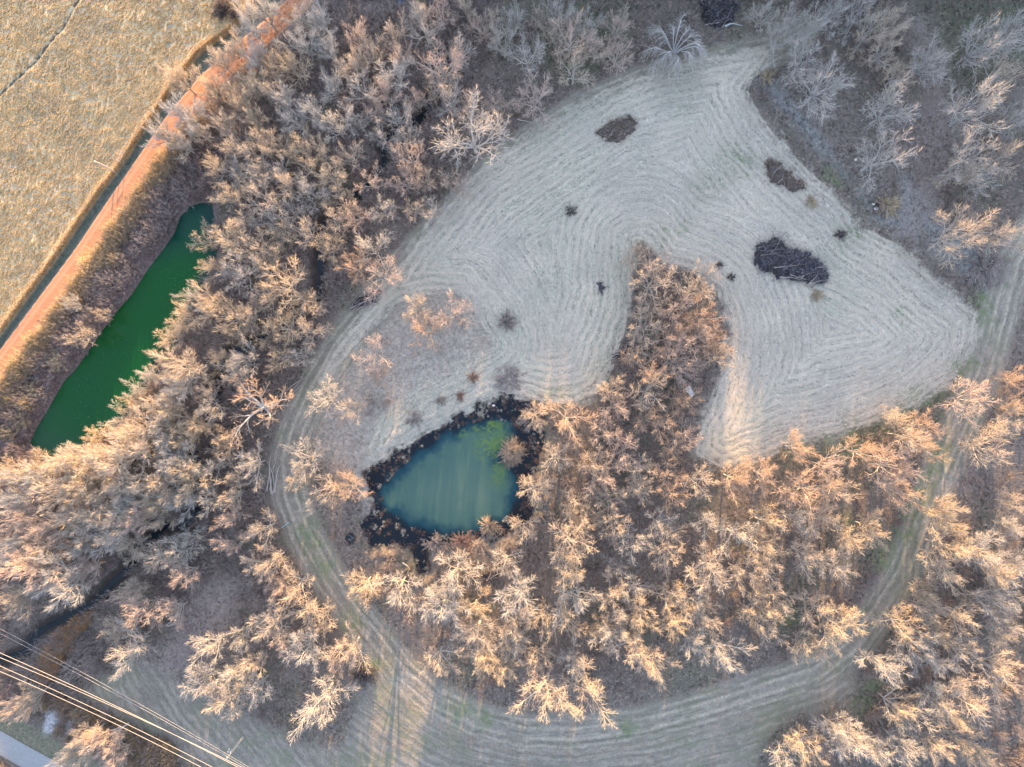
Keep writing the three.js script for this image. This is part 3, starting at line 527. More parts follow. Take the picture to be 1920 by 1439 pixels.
TREES.forEach((t) => {
  const set = PROTO[t.k], at_ = Math.floor(rnd() * set.length), P = set[at_], grown = 1.0;
  let H = (t.k === 'y' ? 12 : 2.6 + t.d * (t.k === 'p' ? 1.1 : 0.92)) * lerp(0.92, 1.1, rnd()); H = clamp(H, 4, 15);
  const hc = H * 0.66, real = t.d * (CAM_H - hc) / CAM_H * grown, sx = real / 2 / P.R, sy = H / P.H;
  const [x, z] = under(t.u, t.v, hc);
  const twig = t.k === 'y' ? 'rust' : TONES[t.hue][Math.floor(rnd() * 3)], bark = t.k === 'y' ? 'white' : t.hue === 'grey' ? 'grey' : rnd() < 0.6 ? 'pale' : 'tan';
  const key = t.k + at_, size = t.d < 6.3 ? 'small' : t.d < 8.6 ? 'medium' : 'large';
  const label = t.k === 'y' ? 'big bare tree with thick white twisting limbs right of the green pond' : `${size} ${SHAPE[t.k]} bare tree ${t.dir} ${t.mark}${t.rank ? ', ' + t.rank : ''}`;
  if (!t.own) {                                       // the smallest ones, past three hundred, are one object
    (filler[key] ??= { P, list: [] }).list.push([new THREE.Vector3(x, groundAt(x, z), z), rnd() * 6.283, new THREE.Vector3(sx, sy, sx), TWIG[twig].color]);
    return;
  }
  let o;
  if (!masters[key]) { o = new THREE.Group(); part('trunk', P.trunk, BARK[bark], o); part('crown', P.crown, TWIG[twig], o); masters[key] = o; }
  else o = masters[key].clone();
  o.children[0].material = BARK[bark]; o.children[1].material = TWIG[twig];
  o.name = numbered('bare_tree'); scene.add(o);
  o.position.set(x, groundAt(x, z), z); o.rotation.y = rnd() * 6.283; o.scale.set(sx, sy, sx);
  tag(o, label, 'tree', 'leafless trees of the woods and groves');
  t.x = x; t.z = z;
});
{
  const root = thing('small_trees', 'smaller bare trees filling the gaps of the woods', undefined, 0, 0, 0, undefined, 'stuff'), M = new THREE.Matrix4(), q = new THREE.Quaternion(), Y = new THREE.Vector3(0, 1, 0), white = mat(1, 1, 1, 0.9, vc);
  for (const { P, list } of Object.values(filler)) for (const [nm, g, m] of [['trunks', P.trunk, BARK.tan], ['crowns', P.crown, white]]) {
    const im = new THREE.InstancedMesh(g, m, list.length); im.name = nm; im.castShadow = im.receiveShadow = true; root.add(im);
    list.forEach(([p, a, sc, c], i) => { im.setMatrixAt(i, M.compose(p, q.setFromAxisAngle(Y, a), sc)); if (nm === 'crowns') im.setColorAt(i, c); });
  }
}
// drooping tree at the top
{
  const r = rngOf(4242), T = new Buf(), C = new Buf(), R = (a, b) => a + (b - a) * r();
  T.tube([[0, -0.3, 0], [0.1, 1.2, 0], [0, 2.2, 0.1]], [0.3, 0.24, 0.2], 8, [1, 1, 1]);
  for (let i = 0; i < 15; i++) {
    const a = i * 2.4 + R(-0.2, 0.2), reach = R(2.6, 4.8), topY = R(4.2, 6.2), P = [];
    for (let k = 0; k <= 7; k++) { const t = k / 7, q = reach * Math.pow(t, 0.8), y = 2 + (topY - 2) * Math.sin(Math.min(1, t * 1.25) * Math.PI / 2) - 1.6 * Math.pow(Math.max(0, t - 0.6) / 0.4, 2); P.push([Math.cos(a + 0.25 * t) * q, y, Math.sin(a + 0.25 * t) * q]); }
    T.tube(P, P.map((_, k) => lerp(0.11, 0.03, k / 7)), 5, [1, 1, 1]);
    for (let j = 0; j < 26; j++) {
      const t = R(0.25, 1), k = Math.min(6, Math.floor(t * 7)), p = P[k].map((x, q) => lerp(x, P[k + 1][q], t * 7 - k)), aa = a + R(-1.1, 1.1), l = R(1.0, 2.2), Q = [];
      for (let m = 0; m <= 4; m++) { const s = m / 4; Q.push([p[0] + Math.cos(aa) * l * s * 0.9, p[1] + 0.5 * s - l * 1.0 * s * s, p[2] + Math.sin(aa) * l * s * 0.9]); }
      const tn = R(0.8, 1.15), tone = [tn, tn, tn]; C.tube(Q, [0.03, 0.027, 0.023, 0.018, 0.01], 3, tone);
      for (let m = 0; m < 9; m++) { const s = Math.floor(R(0, 4)), w = Q[s], e = aa + R(-1, 1), ll = R(0.4, 0.9); C.spike(w, [w[0] + Math.cos(e) * ll, w[1] - R(0.1, 0.6), w[2] + Math.sin(e) * ll], 0.022, tone); }
    }
  }
  const [x, z] = under(1268, 90, 4), o = thing('drooping_tree', 'grey drooping bare tree with arching branches at the top lane', 'tree', x, groundAt(x, z), z);
  part('trunk', T.build(), BARK.grey, o); part('crown', C.build(), TWIG.grey, o); o.scale.setScalar(1.15);
}
// the wood goes on beyond the top of the picture
{
  const wood = thing('woodland', 'bare wood going on beyond the top of the picture', undefined, 0, 0, 0, undefined, 'stuff'), r = rngOf(99), places = [];
  for (let i = 0; i < 1100; i++) {
    const x = lerp(-36, 135, r()), z = lerp(-165, -73, r());
    if (Math.abs(x - 46) < 4 && z > -80) continue;
    if (x < 2 && r() < 0.8) continue;
    places.push([x, z, lerp(1.15, 1.65, r()), r() * 6.28]);
  }
  for (let i = 0; i < 120; i++) places.push([r() < 0.5 ? lerp(-135, -102, r()) : lerp(99, 135, r()), lerp(-20, 90, r()), lerp(0.8, 1.1, r()), r() * 6.28]);
  const set = [PROTO.o[0], PROTO.o[2], PROTO.v[1], PROTO.v[3]], M = new THREE.Matrix4(), q = new THREE.Quaternion(), Y = new THREE.Vector3(0, 1, 0);
  set.forEach((P, k) => {
    const mine = places.filter((_, i) => i % 4 === k);
    for (const [nm, g, m] of [['trunks', P.trunk, BARK.tan], ['crowns', P.crown, TWIG.tan]]) {
      const im = new THREE.InstancedMesh(g, m, mine.length); im.name = nm; im.castShadow = im.receiveShadow = true;
      mine.forEach(([x, z, s, a], i) => im.setMatrixAt(i, M.compose(new THREE.Vector3(x, 0, z), q.setFromAxisAngle(Y, a), new THREE.Vector3(s, s * 1.05, s))));
      wood.add(im);
    }
  });
}

// ---------------------------------------------------------------- ground cover, nobody could count it
function scatter(name, label, geometries, material, places, tint) {
  const root = geometries.length > 1 ? thing(name, label, undefined, 0, 0, 0, undefined, 'stuff') : null, M = new THREE.Matrix4(), q = new THREE.Quaternion(), Y = new THREE.Vector3(0, 1, 0), c = new THREE.Color();
  geometries.forEach((g, k) => {
    const mine = places.filter((_, i) => i % geometries.length === k), im = new THREE.InstancedMesh(g, material, mine.length);
    im.castShadow = im.receiveShadow = true;
    mine.forEach((p, i) => {
      im.setMatrixAt(i, M.compose(new THREE.Vector3(p.x, p.y ?? groundAt(p.x, p.z), p.z), q.setFromAxisAngle(Y, p.a ?? rnd() * 6.283), new THREE.Vector3(p.s, p.s * (p.t ?? 1), p.s)));
      if (tint) im.setColorAt(i, c.setRGB(...tint(p)));
    });
    if (root) { im.name = name + '_clumps'; root.add(im); } else { im.name = name; scene.add(im); tag(im, label, undefined, undefined, 'stuff'); }
  });
}
function brushGeo(seed, stems, h, spread, tw, r0 = 0.022) {
  const r = rngOf(seed), B = new Buf(), R = (a, b) => a + (b - a) * r();
  for (let i = 0; i < stems; i++) {
    const a = R(0, 6.28), l = R(0.1, spread), d = [Math.cos(a) * Math.sin(l), Math.cos(l), Math.sin(a) * Math.sin(l)], len = h * R(0.65, 1.1), o = [Math.cos(a) * R(0, 0.25), -0.05, Math.sin(a) * R(0, 0.25)], k = R(0.75, 1.2), tone = [k, k, k];
    B.spike(o, [o[0] + d[0] * len, o[1] + d[1] * len, o[2] + d[2] * len], r0 * 1.2, tone);
    for (let j = 0; j < tw; j++) { const t = R(0.25, 0.95), p = [o[0] + d[0] * len * t, o[1] + d[1] * len * t, o[2] + d[2] * len * t], e = turned(d, R(0.3, 0.8), R(0, 6.28)), m = len * R(0.2, 0.42); B.spike(p, [p[0] + e[0] * m, p[1] + e[1] * m, p[2] + e[2] * m], r0, tone); }
  }
  return B.build();
}
function tuftGeo(seed, n, h, lean, w, base = 0.1) {
  const r = rngOf(seed), B = new Buf(), R = (a, b) => a + (b - a) * r();
  for (let i = 0; i < n; i++) { const a = R(0, 6.28), b = R(0, 6.28), o = [Math.cos(b) * base * r(), -0.03, Math.sin(b) * base * r()], l = R(0.15, lean), hh = h * R(0.6, 1.1), k = R(0.75, 1.2); B.blade(o, [o[0] + Math.cos(a) * Math.sin(l) * hh, Math.cos(l) * hh, o[2] + Math.sin(a) * Math.sin(l) * hh], w * R(0.7, 1.3), [k, k, k], [-Math.sin(a), Math.cos(a)]); }
  return B.build();
}
function strawGeo(seed, n) {
  const r = rngOf(seed), B = new Buf(), R = (a, b) => a + (b - a) * r();
  for (let i = 0; i < n; i++) { const a = R(-0.5, 0.5), l = R(0.25, 0.6), x = R(-0.16, 0.16), z = R(-0.3, 0.3), y = R(0.01, 0.1), k = R(0.75, 1.2); B.blade([x - Math.sin(a) * l / 2, y, z - Math.cos(a) * l / 2], [x + Math.sin(a) * l / 2, y + R(-0.02, 0.06), z + Math.cos(a) * l / 2], 0.016, [k, k, k], [Math.cos(a), -Math.sin(a)]); }
  return B.build();
}
const cover = mat(1, 1, 1, 0.95, { vertexColors: true, side: THREE.DoubleSide });
const jig = (c, a = 0.16) => { const k = 1 + (rnd() - 0.5) * 2 * a; return [c[0] * k, c[1] * k, c[2] * k]; };
// undergrowth in the woods
{
  const dens = (u, v) => {
    const fe = at(F.fence, u, v); if (fe > -36 || at(F.road, u, v) < 30) return 0;
    if (marshAt(u, v) > -22 || at(F.green, u, v) > -6 || at(F.creek, u, v) < 13 || at(F.clearing, u, v) > -8 || at(F.lane, u, v) < 44 || at(F.asphalt, u, v) < 50 || zone('meadow', u, v, 1) > 0.3 || zone('grey', u, v, 4) > 0.3 || zone('gravel', u, v, 4) > 0.3) return 0;
    const n = fbm(u / 55 + 60, v / 55 + 21);
    let d = 0.1;
    const x0 = v < 330 ? 930 - v * 0.2 : v < 760 ? 860 - (v - 330) * 0.62 : 545;
    if (u < x0 && v < 1130) d = 0.85 * sstep(0.2, 0.55, n) + 0.15;
    else if (v > 1130 && u < 300) d = 0.75;
    else if (u > 1620 && v > 960) d = 0.4 * sstep(0.35, 0.6, n);
    else if (u > 1150 && u < 1390 && v > 460 && v < 860) d = 0.22;
    else if (u > 640 && u < 1700 && v > 840) d = 0.16 * sstep(0.4, 0.6, n);
    if (zone('bare', u, v, 10) > 0.3) d *= 0.1;
    if (zone('weeds', u, v, 10) > 0.3) d = 0.04;
    if (zone('litter', u, v, 10) > 0.3) d = 0.02;
    return d;
  };
  const places = []; for (let i = 0; i < 26000; i++) { const u = lerp(-60, 1980, rnd()), v = lerp(-60, 1500, rnd()); if (rnd() < dens(u, v)) places.push({ x: X(u), z: Z(v), s: lerp(0.55, 1.25, rnd()), g: noise(u / 40, v / 40) }); }
  scatter('undergrowth', 'grey-brown bare brush filling the floor of the woods', [1, 2, 3].map((s) => brushGeo(s * 31, 15, 2.1, 0.9, 8)), cover, places, (p) => jig(mix3([0.3, 0.245, 0.235], [0.42, 0.355, 0.315], p.g)));
}
// scrub and broom grass between the dirt road and the green pond, and on the creek bank
{
  const places = [];
  for (let i = 0; i < 8000; i++) {
    const u = lerp(-70, 420, rnd()), v = lerp(230, 920, rnd()), ro = at(F.road, u, v), gr = at(F.green, u, v);
    if (ro < 24 || at(F.fence, u, v) > -40 || gr > -8 || ro > 150) continue;
    const near = sstep(75, 30, ro); if (rnd() > 0.42 + 0.58 * near) continue;
    places.push({ x: X(u), z: Z(v), s: lerp(0.6, 1.2, rnd()) * (0.7 + 0.5 * near), w: near });
  }
  for (let i = 0; i < 300; i++) { const t = rnd(), u = lerp(166, 85, t) + (rnd() - 0.5) * 26, v = lerp(1135, 1260, t) + (rnd() - 0.5) * 40; if (at(F.creek, u, v) > 12) places.push({ x: X(u), z: Z(v), s: lerp(0.5, 0.9, rnd()), w: rnd() < 0.6 ? 1.2 : 0.4 }); }
  for (let i = 0; i < 500; i++) { const u = lerp(85, 330, rnd()), v = 1330 + (u - 85) * 0.42 + (rnd() - 0.5) * 70; if (at(F.asphalt, u, v) > 48 && zone('gravel', u, v, 14) < 0.15) places.push({ x: X(u), z: Z(v), s: lerp(0.6, 1.1, rnd()), w: rnd() }); }
  scatter('scrub', 'golden brown scrub along the dirt road and creek bank', [4, 5, 6].map((s) => brushGeo(s * 37, 22, 1.9, 0.7, 7, 0.024)), cover, places, (p) => jig(p.w > 1 ? [0.52, 0.3, 0.15] : mix3([0.27, 0.2, 0.18], [0.5, 0.375, 0.22], p.w)));
}
// pasture tussocks, with a taller fringe on the ditch lip
{
  const places = [];
  for (let i = 0; i < 170000; i++) {
    const u = lerp(-95, 540, rnd()), v = lerp(-85, 740, rnd()), fe = at(F.fence, u, v); if (fe < 2) continue;
    const n = noise(u / 3.6, v / 3.6), m = fbm(u / 60 + 30, v / 60); if (n * 0.7 + m * 0.5 < 0.42 || at(F.crack, u, v) < 4) continue;
    places.push({ x: X(u), z: Z(v), s: lerp(0.35, 0.85, rnd()) * (0.7 + 0.5 * n), u, v });
  }
  scatter('pasture_tussocks', 'dry tan tussocks all over the pasture', [7, 8, 9].map((s) => tuftGeo(s * 41, 14, 0.42, 0.95, 0.045)), cover, places, (p) => jig(mix3([0.56, 0.45, 0.27], [0.82, 0.65, 0.38], noise(p.u / 12, p.v / 12)), 0.22));
  const fringe = [];
  for (let i = 0; i < 7000; i++) { const k = Math.floor(rnd() * (L.fence.length - 1)), t = rnd(), a = L.fence[k], b = L.fence[k + 1], u = lerp(a[0], b[0], t), v = lerp(a[1], b[1], t), l = Math.hypot(b[0] - a[0], b[1] - a[1]), o = 1 + rnd() * 5; if (rnd() < l / 140) fringe.push({ x: X(u + (b[1] - a[1]) / l * o), z: Z(v - (b[0] - a[0]) / l * o), s: lerp(0.6, 1.15, rnd()) }); }
  scatter('fence_row_grass', 'tall tawny grass along the pasture edge above the ditch', [1, 2].map((s) => tuftGeo(s * 43, 18, 0.8, 0.95, 0.035, 0.22)), cover, fringe, () => jig([0.74, 0.55, 0.32]));
}
// cut straw on the clearing, lying along its rows
{
  const places = [];
  for (let i = 0; i < 420000 && places.length < 150000; i++) {
    const u = lerp(580, 1840, rnd()), v = lerp(85, 885, rnd()), cl = at(F.clearing, u, v); if (cl < -6) continue;
    const ph = rowsAt(u, v), st = passes(ph, u, v);
    if (rnd() > 0.14 + 0.86 * st) continue;
    const e = 4, gx = rowsAt(u + e, v) - rowsAt(u - e, v), gy = rowsAt(u, v + e) - rowsAt(u, v - e);
    places.push({ x: X(u), z: Z(v), s: lerp(0.6, 1.2, rnd()), a: Math.atan2(-gy, gx) + (rnd() - 0.5) * 1.1, u, v });
  }
  scatter('cut_straw', 'pale cut straw lying in rows over the clearing', [1, 2, 3].map((s) => strawGeo(s * 53, 9)), cover, places, (p) => jig(mix3([0.57, 0.525, 0.445], [0.73, 0.66, 0.545], noise(p.u / 50, p.v / 50)), 0.2));
}
// dry grass over lane, meadow, weeds and grey band
{
  const places = [];
  for (let i = 0; i < 400000 && places.length < 140000; i++) {
    const u = lerp(-60, 1980, rnd()), v = lerp(0, 1500, rnd());
    const la = at(F.lane, u, v), me = la < 40 ? 0 : zone('meadow', u, v, 12), gy = zone('grey', u, v, 12), we = zone('weeds', u, v, 14), ba = zone('bare', u, v, 16);
    if (marshAt(u, v) > -4) continue;
    const st = 0.5 + 0.5 * Math.sin((la + (fbm(u / 60 + 3, v / 60) - 0.5) * 14) / 15.5 * 6.283), d = Math.max(la < 40 ? 0.5 * st : 0, me * 0.5 * st, gy * 0.55, we * 0.85, ba * 0.4, 0.6 * sstep(-34, -4, at(F.clearing, u, v) + (fbm(u / 20, v / 20) - 0.5) * 40) * sstep(14, 2, at(F.clearing, u, v)));
    if (rnd() < d) places.push({ x: X(u), z: Z(v), s: lerp(0.4, 1, rnd()), g: gy > 0.4 ? 1 : we > 0.4 ? 2 : 0 });
  }
  scatter('dry_grass', 'short dry grass of the lanes and clearing margins', [1, 2].map((s) => tuftGeo(s * 59, 9, 0.22, 1.1, 0.022, 0.2)), cover, places, (p) => jig([[0.4, 0.365, 0.3], [0.36, 0.37, 0.35], [0.52, 0.475, 0.405]][p.g], 0.22));
}
// fallen twigs and leaves on the woodland floor
{
  const places = [];
  for (let i = 0; i < 260000 && places.length < 110000; i++) {
    const u = lerp(-60, 1980, rnd()), v = lerp(-40, 1500, rnd());
    if (at(F.clearing, u, v) > -6 || at(F.lane, u, v) < 40 || marshAt(u, v) > -6 || at(F.green, u, v) > -6 || at(F.creek, u, v) < 12 || at(F.fence, u, v) > -44 || at(F.asphalt, u, v) < 50 || zone('meadow', u, v, 10) > 0.5 || zone('weeds', u, v, 10) > 0.5) continue;
    const n = fbm(u / 26 + 13, v / 26); if (rnd() < sstep(0.25, 0.7, n)) places.push({ x: X(u), z: Z(v), s: lerp(0.4, 1.1, rnd()), g: rnd() });
  }
  scatter('leaf_litter', 'fallen twigs and dead leaves strewn over the woodland floor', [5, 6, 7].map((s) => strawGeo(s * 67, 7)), cover, places, (p) => jig(p.g > 0.8 ? [0.46, 0.38, 0.31] : p.g < 0.35 ? [0.055, 0.046, 0.043] : [0.23, 0.175, 0.14], 0.3));
}
// cattail stubble in the black margin of the pond
{
  const places = [];
  for (let i = 0; i < 9000; i++) {
    const u = lerp(670, 1025, rnd()), v = lerp(740, 1080, rnd()), ma = marshAt(u, v), w = at(F.water, u, v); if (ma < -4 || w > -3) continue;
    const n = noise(u / 9 + 4, v / 9); if (n < 0.5 && ma > 5) continue;
    places.push({ x: X(u), z: Z(v), y: -0.52, s: lerp(0.35, 0.95, rnd()) * (0.4 + n * 0.8), g: noise(u / 13, v / 13 + 8) });
  }
  scatter('marsh_reeds', 'broken pale reeds standing in the black pond margin', [1, 2].map((s) => tuftGeo(s * 61, 12, 0.75, 1.0, 0.04, 0.22)), cover, places, (p) => jig(p.g > 0.62 ? [0.5, 0.44, 0.36] : mix3([0.1, 0.075, 0.07], [0.26, 0.18, 0.15], p.g), 0.25));
}

// ---------------------------------------------------------------- shrubs, brush piles, logs
const shrubMat = { gold: mat(0.66, 0.48, 0.27, 0.9, vc), rust: mat(0.33, 0.2, 0.15, 0.9, vc), tan: mat(0.42, 0.33, 0.25, 0.9, vc), grey: mat(0.33, 0.28, 0.26, 0.9, vc), dark: mat(0.12, 0.1, 0.1, 0.9, vc), straw: mat(0.48, 0.39, 0.26, 0.9, vc) };
function shrub(label, u, v, dPx, h, m, seed, group, stems = 46) {
  const x = X(u) * (1 - h * 0.5 / CAM_H), z = Z(v) * (1 - h * 0.5 / CAM_H), o = thing('shrub', label, 'shrub', x, groundAt(x, z), z, group), rr = dPx * S / 2;
  const B = brushGeo(seed, stems, h, 1.25, 14, 0.024), k = rr / (h * 0.92);
  part('stems', brushGeo(seed + 1, 9, h * 0.8, 0.9, 0, 0.04), shrubMat[m], o).scale.set(k, 1, k); part('twigs', B, shrubMat[m], o).scale.set(k, 1, k);
  return o;
}
{ const o = shrub('round grey-brown shrub standing in the pond on its right side', 960, 850, 54, 1.5, 'tan', 801, undefined, 170); o.position.y = -0.6; const p = shrub('small pale shrub just below the round pond shrub', 953, 873, 15, 0.9, 'tan', 802); p.position.y = -0.55; }
shrub('rust red shrub between the mown clearing and the round pond', 862, 743, 20, 1.0, 'rust', 803);
shrub('pinkish shrub upper right of the rust red shrub above the pond', 886, 708, 24, 1.1, 'rust', 804);
shrub('faded brown shrub left of the rust red shrub above the pond', 826, 752, 18, 0.9, 'grey', 805);
shrub('low brown shrub against the pale bank upper left of the pond', 776, 786, 30, 0.9, 'grey', 806);
shrub('dense brown bush alone in the middle of the clearing', 951, 604, 40, 1.3, 'grey', 807, undefined, 80);
shrub('dark little shrub in the upper clearing with a stump', 1071, 396, 22, 0.9, 'dark', 808);
shrub('tiny dark shrub right of the island grove, upper one', 1350, 497, 14, 0.7, 'dark', 809);
shrub('tiny olive shrub right of the island grove, lower one', 1372, 520, 15, 0.7, 'dark', 810);
shrub('ragged tawny shrub just below the big dark brush pile', 1534, 553, 26, 1.0, 'straw', 811);
shrub('dark shrub at the right edge of the clearing beside green grass', 1577, 440, 26, 1.0, 'dark', 812);
shrub('tan tussock at the lower end of the brown weed strip', 1522, 378, 26, 1.0, 'straw', 813);
shrub('pale scrubby bush beside the lane at the upper right', 1440, 142, 36, 1.3, 'straw', 814);
shrub('pale dead weeds beside the white junk', 1668, 385, 46, 1.2, 'straw', 815, undefined, 70);
shrub('orange-tinged brush on the lower bank of the round pond', 865, 1018, 50, 1.0, 'rust', 816, undefined, 70);
shrub('tangled grey brush on the lower bank of the round pond', 815, 1022, 42, 1.0, 'grey', 817, undefined, 60);
shrub('pale rounded bush at the lower right bank of the pond', 918, 990, 44, 1.4, 'tan', 818, undefined, 80);
shrub('grey thicket on the right bank above the shrub islet', 1000, 785, 50, 1.2, 'grey', 819, undefined, 80);
shrub('pinkish brush at the lower lane edge below the grove', 690, 1122, 34, 1.1, 'tan', 820);
shrub('dark brush under trees right of the lower left lane', 683, 1268, 46, 1.3, 'dark', 821, undefined, 70);
shrub('grey-purple brush low at the right edge of the photo', 1850, 500, 90, 1.6, 'grey', 822, undefined, 90);
shrub('dark grey thicket on the pasture edge at the top', 415, 14, 50, 2.0, 'dark', 823, undefined, 100);
shrub('second dark thicket right of the one on the pasture edge', 440, 28, 34, 1.6, 'dark', 824, undefined, 70);
shrub('brown tangle in the clearing just above the pond', 955, 712, 52, 0.8, 'grey', 825, undefined, 70);

{
  const spots = pts('233 413 213 432 205 462 160 493 187 487 213 487 83 623 67 647 57 670 103 680 33 700 60 730 20 743 47 757 33 787 13 813').sort((a, b) => a[0] - b[0]), nth = ['first', 'second', 'third', 'fourth', 'fifth', 'sixth', 'seventh', 'eighth', 'ninth', 'tenth', 'eleventh', 'twelfth', 'thirteenth', 'fourteenth', 'fifteenth', 'sixteenth'];
  spots.forEach(([u, v], i) => shrub(`golden shrub between dirt road and green pond, ${nth[i]} from the left`, u, v, 38 + (i * 7) % 14, 1.7 + (i % 3) * 0.3, i % 3 ? 'gold' : 'straw', 840 + i, 'golden shrubs along the dirt road', 75));
}
const logMat = [mat(0.3, 0.27, 0.25), mat(0.4, 0.37, 0.34), mat(0.16, 0.13, 0.125), mat(0.22, 0.18, 0.17)], brushMat = mat(0.16, 0.155, 0.175, 0.95, vc), moundMat = mat(0.04, 0.038, 0.043, 1), weedMat = mat(0.25, 0.2, 0.155, 0.95, vc), weedMound = mat(0.1, 0.083, 0.078, 1);
function stick(len, r0, r1, seed, bend = 0.08) {
  const r = rngOf(seed), B = new Buf(), P = []; let q = [-len / 2, 0, 0], d = [1, 0, 0];
  for (let k = 0; k <= 5; k++) { P.push(q); d = norm([d[0], d[1] + (r() - 0.5) * bend, d[2] + (r() - 0.5) * bend * 2]); q = [q[0] + d[0] * len / 5, q[1] + d[1] * len / 5, q[2] + d[2] * len / 5]; }
  B.tube(P, P.map((_, k) => lerp(r0, r1, k / 5)), 6, [1, 1, 1], true); return B.build();
}
const STICKS = [0, 1, 2, 3, 4].map((k) => stick(1, 0.032 + 0.01 * (k % 3), 0.012, 900 + k, 0.35));
// a heap: a low dark mound of packed brush, with logs and branches on it
function heap(name, label, category, P, h, logs, lenRange, dir, seed, loose = 260, weedy = false) {
  const us = P.map((q) => q[0]), vs = P.map((q) => q[1]), cu = us.reduce((a, b) => a + b) / us.length, cv = vs.reduce((a, b) => a + b) / vs.length, r = rngOf(seed), R = (a, b) => a + (b - a) * r();
  const x0 = X(cu), z0 = Z(cv), o = thing(name, label, category, x0, groundAt(x0, z0), z0), f = (u, v) => { u += (noise(u / 7, v / 7 + seed) - 0.5) * 12; v += (noise(u / 7 + 40, v / 7 + seed) - 0.5) * 12; let d = 1e9; for (let k = 0; k < P.length; k++) d = Math.min(d, segDist2(u, v, P[k], P[(k + 1) % P.length])); return inside(u, v, P) ? Math.sqrt(d) : -1; };
  const rim = Math.max(6, h * 9), hh = (u, v) => h * Math.pow(clamp(f(u, v) / rim), 0.6);
  const u0 = Math.min(...us), u1 = Math.max(...us), v0 = Math.min(...vs), v1 = Math.max(...vs), pick = () => { for (;;) { const u = R(u0, u1), v = R(v0, v1); if (f(u, v) > 0) return [u, v]; } };
  const n = 34, pos = [], idx = [];
  for (let j = 0; j <= n; j++) for (let i = 0; i <= n; i++) { const u = lerp(u0 - 7, u1 + 7, i / n), v = lerp(v0 - 7, v1 + 7, j / n), e = f(u, v); pos.push(X(u) - x0, e > 0 ? hh(u, v) * (0.6 + 0.7 * noise(u / 5, v / 5)) : -0.5, Z(v) - z0); if (i < n && j < n) { const k = j * (n + 1) + i; idx.push(k, k + n + 1, k + 1, k + 1, k + n + 1, k + n + 2); } }
  let g = new THREE.BufferGeometry(); g.setAttribute('position', new THREE.Float32BufferAttribute(pos, 3)); g.setIndex(idx); g.computeVertexNormals(); part('packed_brush', g, weedy ? weedMound : moundMat, o);
  const B = new Buf();
  for (let i = 0; i < loose; i++) { const [u, v] = pick(), a = R(0, 6.28), l = R(0.4, 1.3), e = R(-0.2, 0.6), x = X(u) - x0, z = Z(v) - z0, y = hh(u, v) * R(0.75, 1.15), k = r() < 0.12 ? R(2, 3.2) : R(0.2, 1.5); B.spike([x, y, z], [x + Math.cos(a) * l, y + e * l * 0.5 + 0.08, z + Math.sin(a) * l], R(0.02, 0.04), [k, k, k * 1.03]); }
  const lo = part('loose_twigs', B.build(), weedy ? weedMat : brushMat, o); lo.userData.kind = 'stuff';
  for (let i = 0; i < logs; i++) {
    const [u, v] = pick(), m = part('log', STICKS[i % 5], logMat[Math.floor(r() * 4)], o), l = R(...lenRange);
    m.position.set(X(u) - x0, hh(u, v) * 0.9 + 0.12, Z(v) - z0); m.rotation.set(0, dir + R(-0.5, 0.5), R(-0.15, 0.15)); m.scale.set(l, 2.2, 2.2);
  }
  return o;
}
heap('brush_pile', 'big dark heap of bulldozed branches and logs in the clearing', 'brush pile', pts('1414 490 1414 470 1423 453 1438 456 1446 445 1460 447 1474 459 1492 466 1514 472 1536 486 1548 500 1553 516 1546 528 1528 533 1504 528 1480 525 1458 520 1438 511 1420 502'), 1.7, 36, [1.8, 4.5], 0.3, 11, 3200);
heap('brush_pile', 'dark round brush heap cut by the top edge of the photo', 'brush pile', pts('1314 -8 1378 -8 1384 20 1372 44 1350 56 1326 46 1316 24'), 1.1, 16, [1.2, 2.6], 0.9, 12, 1000);
heap('weed_patch', 'dark unmown patch of dead weeds between lane and clearing', 'weed patch', pts('1114 249 1140 232 1180 216 1196 226 1184 250 1160 266 1138 262'), 0.6, 6, [0.8, 1.6], 1.2, 13, 900, true);
heap('weed_strip', 'long dark strip of brown weeds along the right of the clearing', 'weed patch', pts('1434 300 1446 296 1470 316 1500 340 1510 352 1490 360 1460 350 1442 336 1432 318'), 0.7, 8, [0.8, 1.8], 0.8, 14, 1100, true);
heap('log_heap', 'black heap of split logs at the left edge of the island grove', 'log pile', pts('1148 668 1160 652 1178 640 1192 636 1190 650 1176 662 1160 676'), 0.7, 18, [1.0, 2.4], 0.75, 15, 120);
heap('brush_pile', 'small dark stump pile with a pale hollow in the mid clearing', 'stump pile', pts('1121 534 1130 530 1134 542 1128 550 1120 546'), 0.5, 4, [0.6, 1.1], 1.2, 16, 60);
heap('log_heap', 'dark branches heaped between trees below the round pond', 'log pile', pts('898 1076 920 1064 940 1060 944 1070 925 1084 905 1088'), 0.8, 14, [1.2, 2.8], 0.5, 17, 160);
heap('log_pile', 'pale fallen branches stacked at the wood edge beside the lane', 'log pile', pts('655 575 680 556 705 540 722 548 700 566 672 580'), 0.5, 20, [2.0, 4.6], 0.62, 18, 60);
function fallen(name, label, category, u, v, len, r, ang, bark, n = 1, gap = 0.6) {
  const o = thing(name, label, category, X(u), ground(u, v), Z(v)), rr = rngOf(u * 7 + v);
  for (let i = 0; i < n; i++) { const m = part('log', STICKS[(i + u) % 5], bark, o); m.position.set((rr() - 0.5) * gap * n * 0.6, r * 0.9 + 0.05, (rr() - 0.5) * gap * n * 0.6); m.rotation.y = ang + (rr() - 0.5) * 0.35 * (n > 1); const l = len * lerp(0.7, 1, n > 1 ? rr() : 1); m.scale.set(l, r / 0.035, r / 0.035); }
  return o;
}
fallen('fallen_logs', 'bundle of long fallen logs lying beside the left lane', 'log pile', 512, 890, 7.2, 0.14, 1.5, logMat[1], 6, 0.5);
